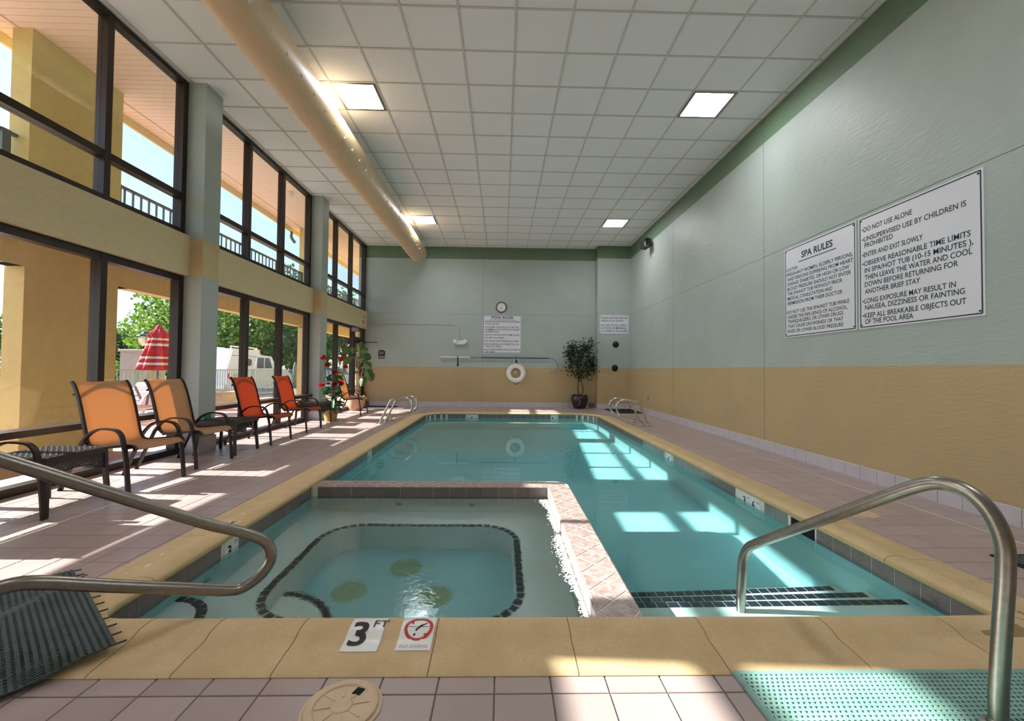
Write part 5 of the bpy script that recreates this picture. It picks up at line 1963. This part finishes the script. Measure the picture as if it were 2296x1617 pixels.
while y_ < 24:
    m.box(-6.24, -5.97, y_ - .047, y_ + .047, 5.262, 5.28)
    y_ += .1005
tag(m.build('vented_soffit', MAT['soffit_vinyl'], sf), kind='stuff')
MB().box(-6.285, -6.245, -8, 24, 5.13, 5.285).build('fascia_board', MAT['fascia'], sf)
MB().tube(spline([(-6.20, 12.50, 5.12), (-6.21, 12.52, 4.95), (-6.12, 12.56, 4.80)], 4), .045, 8).build('gutter_elbow', MAT['rail_green'], sf)

# porch light under the soffit
pl = thing('porch_lamp', 'small white lamp under the porch soffit', 'light', (-5.0, 10.0, 5.2))
MB().lathe([(.05, 0), (.06, -.03), (.045, -.12), (.001, -.13)][::-1], (-5.0, 10.0, 5.26), 14).build('globe', MAT['nozzle_white'], pl, smooth=True)
MB().box(-5.05, -4.95, 9.95, 10.05, 5.24, 5.262).build('base', MAT['fascia'], pl)

# balcony railing, one run between each pair of piers
def railing(name, label, x, runs, z0, z1, step, mat, posts, bt=.014, ps=.05, cap=.06, grp=None):
    for i, (a, b) in enumerate(runs):
        t_ = thing(name, label[i], 'railing', (x, (a + b) / 2, z0), group=grp)
        MB().box(x - cap / 2, x + cap / 2, a, b, z1 - .035, z1).build('top_rail', mat, t_)
        MB().box(x - .018, x + .018, a, b, z0 + .08, z0 + .115).build('bottom_rail', mat, t_)
        bm = MB().box(-bt / 2, bt / 2, -bt / 2, bt / 2, z0 + .115, z1 - .035).mesh('baluster')
        bm.materials.append(mat)
        y_ = a + step * .6
        pl_ = [p for p in posts if a - .01 <= p <= b + .01]
        while y_ < b:
            if all(abs(y_ - p) > ps for p in pl_): inst('baluster', bm, t_, (x, y_, 0))
            y_ += step
        for p in pl_:
            MB().box(x - ps / 2, x + ps / 2, p - ps / 2, p + ps / 2, z0, z1 - .002).build('post', mat, t_)


railing('balcony_railing', ['dark balcony railing above the glowing chairs, left of the wide pier', 'dark balcony railing above the truck between the stucco piers', 'dark balcony railing beyond the far stucco pier'], -5.94, [(-.88, 5.25), (6.50, 12.63), (13.88, 20)], 2.86, 3.935, .1535, MAT['rail_green'], (.0, 2.1, 5.12, 6.6, 9.85, 11.3, 12.55, 14.0, 16.2, 18), .022, .09, .055)
railing('patio_fence', ['pale green metal fence around the patio in front of the truck', 'pale green metal fence section near the striped umbrella', ], -10.0, [(13.3, 21.2), (1.0, 13.25)], -.15, 1.06, .131, MAT['fence_green'], (21.1, 17.3, 13.38, 13.1, 11.86, 8.0, 4.0), .018, .06, .045)

# ground
gd = structure('ground', 'patio, parking lot and lawn outside the windows')
MB().box(-10.2, XFB - .02, -8, 24, -.4, -.13).build('patio_slab', MAT['patio_concrete'], gd)
MB().box(-24, -10.2, -8, 60, -.5, -.30).build('parking_lot', MAT['asphalt'], gd)
MB().quad((-140, -40, -.34), (-10.2, -40, -.34), (-10.2, 160, -.34), (-140, 160, -.34)).quad((-10.2, 24, -.34), (40, 24, -.34), (40, 160, -.34), (-10.2, 160, -.34)).build('lawn', MAT['grass'], gd)
# patio paver courses close to the window
pv = MB().cbox(-.0985, .0985, -.0985, .0985, -.01, .008, .002).mesh('patio_tile'); pv.materials.append(MAT['patio_concrete'])

# lantern pier
lp = thing('gate_pier', 'pale stucco garden pier behind the striped umbrella', 'pier', (-10.75, 12.95, -.3))
MB().cbox(-11.1, -10.35, 12.62, 13.3, -.3, 1.60, .02).build('shaft', MAT['concrete'], lp)
MB().cbox(-11.14, -10.31, 12.58, 13.34, 1.56, 1.63, .02).build('cap', MAT['concrete'], lp)
ln = thing('pier_lantern', 'black framed lantern with cream glass standing on the garden pier', 'lantern', (-10.6, 12.9, 1.63))
lx, ly = -10.62, 12.92
MB().lathe([(.07, 1.63), (.03, 1.66), (.025, 1.72), (.10, 1.75)], (lx, ly, 0), 12).build('foot', MAT['lantern_black'], ln)
MB().lathe([(.12, 1.75), (.17, 1.84), (.18, 1.95), (.15, 2.03)], (lx, ly, 0), 8).build('glass', MAT['lantern_glass'], ln, smooth=True)
for i in range(6):
    a = R(60 * i + 10)
    MB().tube([(lx + r_ * math.cos(a), ly + r_ * math.sin(a), z_) for r_, z_ in ((.125, 1.75), (.178, 1.84), (.188, 1.95), (.158, 2.04))], .008, 5).build('rib', MAT['lantern_black'], ln)
MB().lathe([(.23, 2.03), (.22, 2.06), (.11, 2.12), (.09, 2.15), (.03, 2.17)], (lx, ly, 0), 8).build('roof', MAT['lantern_black'], ln)

# closed striped umbrella
um = thing('patio_umbrella', 'closed red patio umbrella with white stripes', 'umbrella', (-9.3, 11.72, -.13))
ux, uy = -9.3, 11.72
MB().tube([(ux, uy, -.13), (ux, uy, 2.26)], .022, 10).build('pole', MAT['rail_green'], um, smooth=True)
MB().lathe([(.25, -.13), (.24, -.06), (.05, -.03), (.04, .15), (.024, .16)], (ux, uy, 0), 20).build('base', MAT['concrete'], um, smooth=40)


def umb_ring(z_, r_, folds=8, k=64, amp=.22):
    return [(ux + r_ * (1 + amp * math.cos(folds * 2 * math.pi * i / k)) * math.cos(2 * math.pi * i / k), uy + r_ * (1 + amp * math.cos(folds * 2 * math.pi * i / k)) * math.sin(2 * math.pi * i / k), z_) for i in range(k)]


def umb_band(z0, r0, z1, r1, name, mat, a0=.22, a1=.22, scal=0.0):
    A, B = umb_ring(z0, r0, amp=a0), umb_ring(z1, r1, amp=a1)
    if scal: A = [(x_, y_, z_ - scal * abs(math.sin(8 * math.pi * i / 64))) for i, (x_, y_, z_) in enumerate(A)]
    k = 64
    m = MB().add(A + B, [(i, (i + 1) % k, k + (i + 1) % k, k + i) for i in range(k)])
    o_ = m.build(name, mat, um, smooth=True)
    s_ = o_.modifiers.new('thickness', 'SOLIDIFY'); s_.thickness = .004


lv = [(1.06, .385, 'umbrella_red'), (1.17, .36, 'umbrella_white'), (1.24, .34, 'umbrella_red'), (1.34, .315, 'umbrella_white'), (1.40, .30, 'umbrella_red'), (1.68, .225, 'umbrella_white'), (1.75, .21, 'umbrella_red'), (1.84, .185, 'umbrella_white'), (1.90, .17, None)]
for i in range(len(lv) - 1):
    umb_band(lv[i][0], lv[i][1], lv[i + 1][0], lv[i + 1][1], 'canopy_band', MAT[lv[i][2]], scal=.03 if i == 0 else 0)
umb_band(1.96, .215, 2.16, .08, 'vent_cap', MAT['umbrella_red'], .2, .1)
umb_band(1.90, .17, 1.96, .215, 'vent_skirt', MAT['umbrella_red'], .22, .2)
MB().lathe([(.085, 2.155), (.06, 2.22), (.03, 2.26), (.001, 2.27)], (ux, uy, 0), 16).build('finial', MAT['umbrella_red'], um, smooth=True)

# strap lounge chairs
def lounge(label, x, y, rz):
    t_ = thing('strap_lounger', label, 'lounge chair', group='strap loungers on the patio')
    z0 = .32
    fr = MB()
    for s in (-1, 1):
        fr.tube([(-.95, s * .31, z0), (.35, s * .31, z0)], .017, 8)
        fr.tube([(.33, s * .31, z0), (.80, s * .31, z0 + .52)], .017, 8)
        fr.tube([(-.85, s * .30, z0), (-.65, s * .30, 0)], .015, 6).tube([(-.45, s * .30, z0), (-.65, s * .30, 0)], .015, 6)
        fr.tube([(.55, s * .30, z0 + .02), (.35, s * .30, 0)], .015, 6).tube([(.10, s * .30, z0), (.35, s * .30, 0)], .015, 6)
        fr.tube([(.62, s * .30, z0 + .33), (.25, s * .30, z0 + .02)], .012, 6)
    fr.tube([(.80, -.31, z0 + .52), (.80, .31, z0 + .52)], .017, 8).tube([(-.95, -.31, z0), (-.95, .31, z0)], .017, 8)
    fr.build('frame', MAT['lounge_white'], t_, smooth=True)
    for i in range(19):
        x_ = -.92 + i * .066
        MB().box(x_ - .022, x_ + .022, -.32, .32, z0 + .014, z0 + .020).build('strap', MAT['lounge_strap'], t_)
    for i in range(11):
        f = (i + .6) / 11.4
        c_ = Vector((.33 + .47 * f, 0, z0 + .012 + .52 * f))
        MB().obox(c_, Vector((.67, 0, .742)) * .022, (0, .32, 0), Vector((-.742, 0, .67)) * .003).build('strap', MAT['lounge_strap'], t_)
    t_.location = (x, y, -.13); t_.rotation_euler = (0, 0, rz)
    return t_


lo_ = lounge('maroon strap lounger with raised back beside the umbrella', -8.35, 10.15, R(95))
l2 = copy_tree(lo_); l2['label'] = 'maroon strap lounger standing behind the other lounger by the fence'
l2.location = (-9.2, 10.35, -.13); l2.rotation_euler = (0, 0, R(80))
# patio table and dark chair seen past the pier
tb_ = thing('patio_table', 'dark round patio table outside left of the wide pier', 'table', (-7.6, 5.6, -.13))
MB().lathe([(.45, .70), (.47, .72), (.45, .74), (.001, .745)], (-7.75, 6.05, -.13), 28).build('top', MAT['chair_metal'], tb_, smooth=30)
MB().lathe([(.25, 0), (.24, .03), (.04, .06), (.035, .70)], (-7.75, 6.05, -.13), 16).build('pedestal', MAT['chair_metal'], tb_, smooth=30)
pc = thing('patio_chair', 'dark metal patio chair outside left of the wide pier', 'chair', (-7.1, 5.75, -.13))
for s in (-1, 1):
    MB().tube(spline([(-7.1 + s * .24, 5.95, -.13), (-7.1 + s * .24, 5.9, .35), (-7.1 + s * .24, 5.6, .36), (-7.1 + s * .24, 5.55, .8)], 4), .02, 8).build('side_frame', MAT['chair_metal'], pc)
MB().cbox(-7.34, -6.86, 5.55, 5.95, .33, .37, .01).build('seat', MAT['chair_metal'], pc)
for i in range(6):
    MB().box(-7.30 + i * .085, -7.27 + i * .085, 5.545, 5.56, .42, .80).build('back_slat', MAT['chair_metal'], pc)
MB().tube([(-7.34, 5.55, .8), (-6.86, 5.55, .8)], .02, 8).build('top_rail', MAT['chair_metal'], pc)
# stone planter drum and white umbrella foot by the fence
pd = thing('planter_drum', 'low round concrete planter on the patio near the fence', 'planter', (-9.1, 14.1, -.13))
MB().lathe([(.32, -.13), (.36, .1), (.37, .26), (.40, .30), (.40, .34), (.34, .35), (.30, .28), (.001, .27)], (-9.1, 14.2, 0), 24).build('drum', MAT['concrete'], pd, smooth=30)
pu = thing('umbrella_stand', 'grey closed pole umbrella on a white cone base at the fence', 'umbrella', (-9.5, 20.0, -.13))
MB().lathe([(.32, -.13), (.30, -.08), (.08, .16), (.05, .2)], (-9.5, 19.75, 0), 20).build('cone_base', MAT['white_paint'], pu, smooth=30)
MB().lathe([(.03, .18), (.11, .25), (.10, .9), (.07, 1.25), (.03, 1.4)], (-9.5, 19.75, 0), 12).build('furled_canopy', MAT['rail_green'], pu, smooth=True)

# ---- white pickup with a camper shell, parked along the fence
def truck():
    t_ = thing('pickup_truck', 'white pickup truck with a camper shell and an amber roof beacon', 'truck', (-12.9, 21.6, -.30))
    Wm = MAT['truck_white']; G0 = -.30
    xr, xl = -12.0, -13.85                       # near side, far side
    rear = 18.85
    def Y(v): return rear + v
    def arch(cy, r):
        return [(cy + r * math.cos(R(180 - 18 * i)), G0 + .40 + r * math.sin(R(18 * i))) for i in range(11)]
    # lower body with wheel arches
    poly = [(Y(0), G0 + .55)] + [(Y(.25), G0 + .45)] + [(y_, z_) for y_, z_ in arch(Y(1.35), .50)] + [(Y(2.0), G0 + .42), (Y(4.0), G0 + .42)] + [(y_, z_) for y_, z_ in arch(Y(4.75), .50)] + [(Y(5.6), G0 + .45), (Y(5.75), G0 + .6), (Y(5.75), G0 + 1.0), (Y(5.5), G0 + 1.18), (Y(4.3), G0 + 1.32), (Y(.02), G0 + 1.32)]
    MB().prism(poly, xl, xr, 'x').build('body', Wm, t_)
    MB().prism([(Y(2.25), G0 + 1.32), (Y(4.35), G0 + 1.32), (Y(3.75), G0 + 2.02), (Y(2.35), G0 + 2.08)], xl + .1, xr - .1, 'x').build('cab', Wm, t_)
    for (a, b) in ((2.45, 3.05), (3.12, 3.85)):
        MB().prism([(Y(a), G0 + 1.40), (Y(b), G0 + 1.40), (Y(b - (.3 if b > 3.5 else 0)), G0 + 1.93), (Y(a + .03), G0 + 1.93)], xr - .104, xr - .094, 'x').build('side_glass', MAT['truck_glass'], t_)
    sh = MB().prism([(Y(.05), G0 + 1.34), (Y(2.2), G0 + 1.34), (Y(2.45), G0 + 2.28), (Y(.45), G0 + 2.28)], xl + .06, xr - .03, 'x').build('camper_shell', Wm, t_)
    MB().box(xr - .031, xr - .024, Y(.33), Y(2.36), G0 + 1.955, G0 + 1.975).build('shell_seam', MAT['truck_glass'], sh)
    MB().box(xr - .035, xr - .018, Y(0.0), Y(2.25), G0 + 1.325, G0 + 1.345).build('shell_seam', MAT['truck_glass'], sh)
    wn_ = [(Y(1.45) + dy, G0 + 1.68 + dz) for dy, dz in [(.42 * math.copysign(abs(math.cos(a)) ** .5, math.cos(a)), .17 * math.copysign(abs(math.sin(a)) ** .5, math.sin(a))) for a in [2 * math.pi * i / 28 for i in range(28)]]]
    MB().prism(wn_, xr - .03, xr - .016, 'x').build('shell_window', MAT['truck_glass'], sh)
    rk = MB()
    for s_ in (xl + .15, xr - .12):
        rk.tube([(s_, Y(.38), G0 + 2.38), (s_, Y(2.45), G0 + 2.38)], .025, 8)
        for v in (.42, 1.4, 2.4):
            rk.tube([(s_, Y(v), G0 + 2.26), (s_, Y(v), G0 + 2.38)], .02, 6)
    rk.build('roof_rack', MAT['lounge_white'], t_)
    MB().tube([(xr - .05, Y(.02), G0 + 1.36), (xr - .08, Y(.42), G0 + 2.40)], .022, 8).tube([(xr - .05, Y(2.1), G0 + 1.38), (xr - .06, Y(2.44), G0 + 2.25)], .035, 8).build('ladder_strut', MAT['chrome'], t_)
    MB().cbox(-12.62, -12.40, Y(3.0), Y(3.22), G0 + 2.12, G0 + 2.36, .03).build('beacon', MAT['amber'], t_)
    MB().box(-12.60, -12.42, Y(2.9), Y(3.32), G0 + 2.05, G0 + 2.13).build('beacon_base', MAT['chrome'], t_)
    MB().box(xr - .012, xr + .006, Y(.03), Y(.17), G0 + .95, G0 + 1.17).build('tail_light', MAT['tail_red'], t_)
    MB().box(xl + .05, xr - .02, Y(-.15), Y(.05), G0 + .50, G0 + .68).build('bumper', MAT['chrome'], t_)
    MB().box(xr - .01, xr + .004, Y(.4), Y(2.1), G0 + .80, G0 + .86).build('body_crease', Wm, t_)
    for cy in (1.35, 4.75):
        w_ = MB().lathe([(.26, 0), (.36, .01), (.40, .05), (.40, .20), (.36, .24), (.2, .24)], (xr - .245, Y(cy), G0 + .40), 28, 'x').build('tyre', MAT['tyre'], t_, smooth=40)
        hb = MB().lathe([(.25, .0), (.25, .02), (.22, .03), (.16, .01), (.10, .02), (.08, .045), (.001, .05)], (xr - .02, Y(cy), G0 + .40), 24, 'x').build('wheel_rim', MAT['chrome'], w_, smooth=40)
        MB().lathe([(.255, .0), (.40, .005), (.40, .2), (.25, .2)], (xl + .02, Y(cy), G0 + .40), 24, 'x').build('tyre', MAT['tyre'], t_)
        for i in range(8):
            a = R(45 * i)
            MB().lathe([(.026, .0), (.026, .004)], (xr + .0, Y(cy) + .165 * math.cos(a), G0 + .40 + .165 * math.sin(a)), 8, 'x').build('rim_hole', MAT['tyre'], w_)
        MB().prism(arch(Y(cy), .52), xr - .30, xr - .26, 'x').build('wheel_well', MAT['tyre'], t_)
    lettering('SOO', .15, MAT['hook_navy'], t_, (xr + .006, Y(.42), G0 + 1.03), (0, 1, 0), (0, 0, 1), width=.42)
    return t_


truck()

# white car beyond the flowers
def car():
    t_ = thing('white_car', 'white parked car seen past the red flowers', 'car', (-11.6, 30, -.3))
    G0 = -.30; y0 = 27.6; xr, xl = -11.0, -12.7
    prof = [(y0, G0 + .35), (y0 + 4.4, G0 + .35), (y0 + 4.45, G0 + .75), (y0 + 3.4, G0 + .95), (y0 + 2.7, G0 + 1.45), (y0 + 1.0, G0 + 1.48), (y0 + .1, G0 + 1.0), (y0 - .05, G0 + .6)]
    MB().prism(prof, xl, xr, 'x').build('body', MAT['truck_white'], t_)
    MB().prism([(y0 + .55, G0 + 1.0), (y0 + 3.2, G0 + 1.0), (y0 + 2.65, G0 + 1.4), (y0 + 1.05, G0 + 1.42)], xr - .004, xr + .006, 'x').build('side_glass', MAT['truck_glass'], t_)
    for cy in (.85, 3.6):
        MB().lathe([(.2, 0), (.31, .01), (.32, .19), (.2, .2)], (xr - .19, y0 + cy, G0 + .32), 24, 'x').build('wheel', MAT['tyre'], t_)
    MB().box(xr - .2, xr + .004, y0 - .06, y0 + .1, G0 + .72, G0 + .9).build('tail_light', MAT['tail_red'], t_)
    return t_


car()

# ---- trees and shrubs
rng = np.random.default_rng(17)


def tree(name, label, x, y, h, rx, mat, n_=3600, trunk=.22, zb=-.34, low=.22, leaf=.30, grp='trees beyond the parking lot'):
    t_ = thing(name, label, 'tree' if trunk > .06 else 'shrub', (x, y, zb), group=grp)
    if trunk > .06:
        MB().tube(spline([(x, y, zb), (x + .1, y, zb + h * .25), (x - .05, y + .1, zb + h * .6)], 4), [trunk * (1 - .07 * i) for i in range(9)], 8).build('trunk', MAT['bark'], t_, smooth=True)
        bm = MB()
        for i in range(9):
            a = i * 2.4
            b0 = Vector((x, y, zb + h * (.25 + .04 * i)))
            bm.tube([b0, b0 + Vector((rx * .55 * math.cos(a), rx * .55 * math.sin(a), h * .22))], [trunk * .35, trunk * .1], 5)
        bm.build('branches', MAT['bark'], t_)
    k = max(14, int(rx * 13))
    cl = []
    for i in range(k):
        d_ = rng.normal(size=3); d_ /= np.linalg.norm(d_)
        r_ = rng.uniform(.55, 1.0) ** .5
        c_ = np.array([x + d_[0] * rx * r_ * .85, y + d_[1] * rx * r_ * .85, zb + h * (low + (1 - low) * .5) + d_[2] * h * (1 - low) * .42 * r_])
        m_ = n_ // k
        e_ = rng.normal(size=(m_, 3)); e_ /= np.linalg.norm(e_, axis=1)[:, None]
        cl.append(c_ + e_ * (rng.uniform(.5, 1, (m_, 1)) ** .5) * np.array([.36 * rx, .36 * rx, .15 * h]))
    cs = np.concatenate(cl)
    leaf_cloud('foliage', MAT[mat], t_, cs, rng.uniform(.6, 1.3, len(cs)) * leaf, rng, aspect=.6)
    return t_


TR = [
    ('round_tree', 'mid green tree at the end of the tree line left of the wide pier', -43, 35, 5.9, 4.2, 'tree_mid'),
    ('round_tree', 'dark green tree below the lighter crowns behind the lantern pier', -33.5, 37.5, 4.6, 3.6, 'tree_dark'),
    ('round_tree', 'bright rounded tree rising left of the lantern', -36.5, 43, 6.3, 3.2, 'tree_bright'),
    ('round_tree', 'pale green tree showing its crown right behind the umbrella tip', -34.6, 45, 6.1, 2.4, 'tree_mid'),
    ('round_tree', 'green tree between the umbrella and the window end frame', -31.2, 42, 5.6, 2.6, 'tree_bright'),
    ('round_tree', 'dark tree behind the umbrella canopy', -29.2, 40, 4.8, 3.0, 'tree_dark'),
    ('broad_tree', 'bright leafy tree at the left edge of the truck window', -20.2, 28.5, 7.2, 3.6, 'tree_bright'),
    ('broad_tree', 'dark leafy tree behind the camper shell under the beam', -18.5, 33, 7.6, 3.6, 'tree_dark'),
    ('broad_tree', 'bright bushy tree standing over the camper shell', -16.6, 29, 6.2, 3.2, 'tree_bright'),
    ('broad_tree', 'mid green tree behind the amber beacon', -14.2, 29.5, 6.0, 2.8, 'tree_mid'),
    ('tall_tree', 'tall tree whose crown tops the balcony railing by the far pier', -15.0, 30.5, 8.6, 2.0, 'tree_mid'),
    ('broad_tree', 'sunlit tree seen through the exit door bay', -13.3, 36, 7.8, 3.2, 'tree_bright'),
    ('broad_tree', 'darker tree seen through the window beside the column of flowers', -15.2, 37, 8.4, 3.0, 'tree_dark'),
]
for (nm, lab, x_, y_, h_, r_, mt) in TR:
    tree(nm, lab, x_, y_, h_, r_, mt, n_=5200 if r_ > 3 else 3800)
SHR = [(-26, 29.2, 2.0, 2.2, 'tree_bright', 'yellow green shrub behind the fence near the lantern pier'), (-28.5, 30.5, 1.8, 2.0, 'tree_mid', 'low mid green shrub on the lawn near the pier'), (-33, 29.5, 1.6, 2.0, 'tree_bright', 'low bright shrub on the lawn left of the wide pier'),
       (-22.5, 26.5, 1.5, 1.6, 'tree_mid', 'low shrub at the lawn edge behind the truck tail'), (-24.5, 25.5, 1.0, 1.3, 'tree_bright', 'small bright shrub at the lot edge')]
for (x_, y_, h_, r_, mt, lab) in SHR:
    tree('lawn_shrub', lab, x_, y_, h_, r_, mt, n_=1600, trunk=.05, low=.0, leaf=.2, grp='shrubs on the lawn')
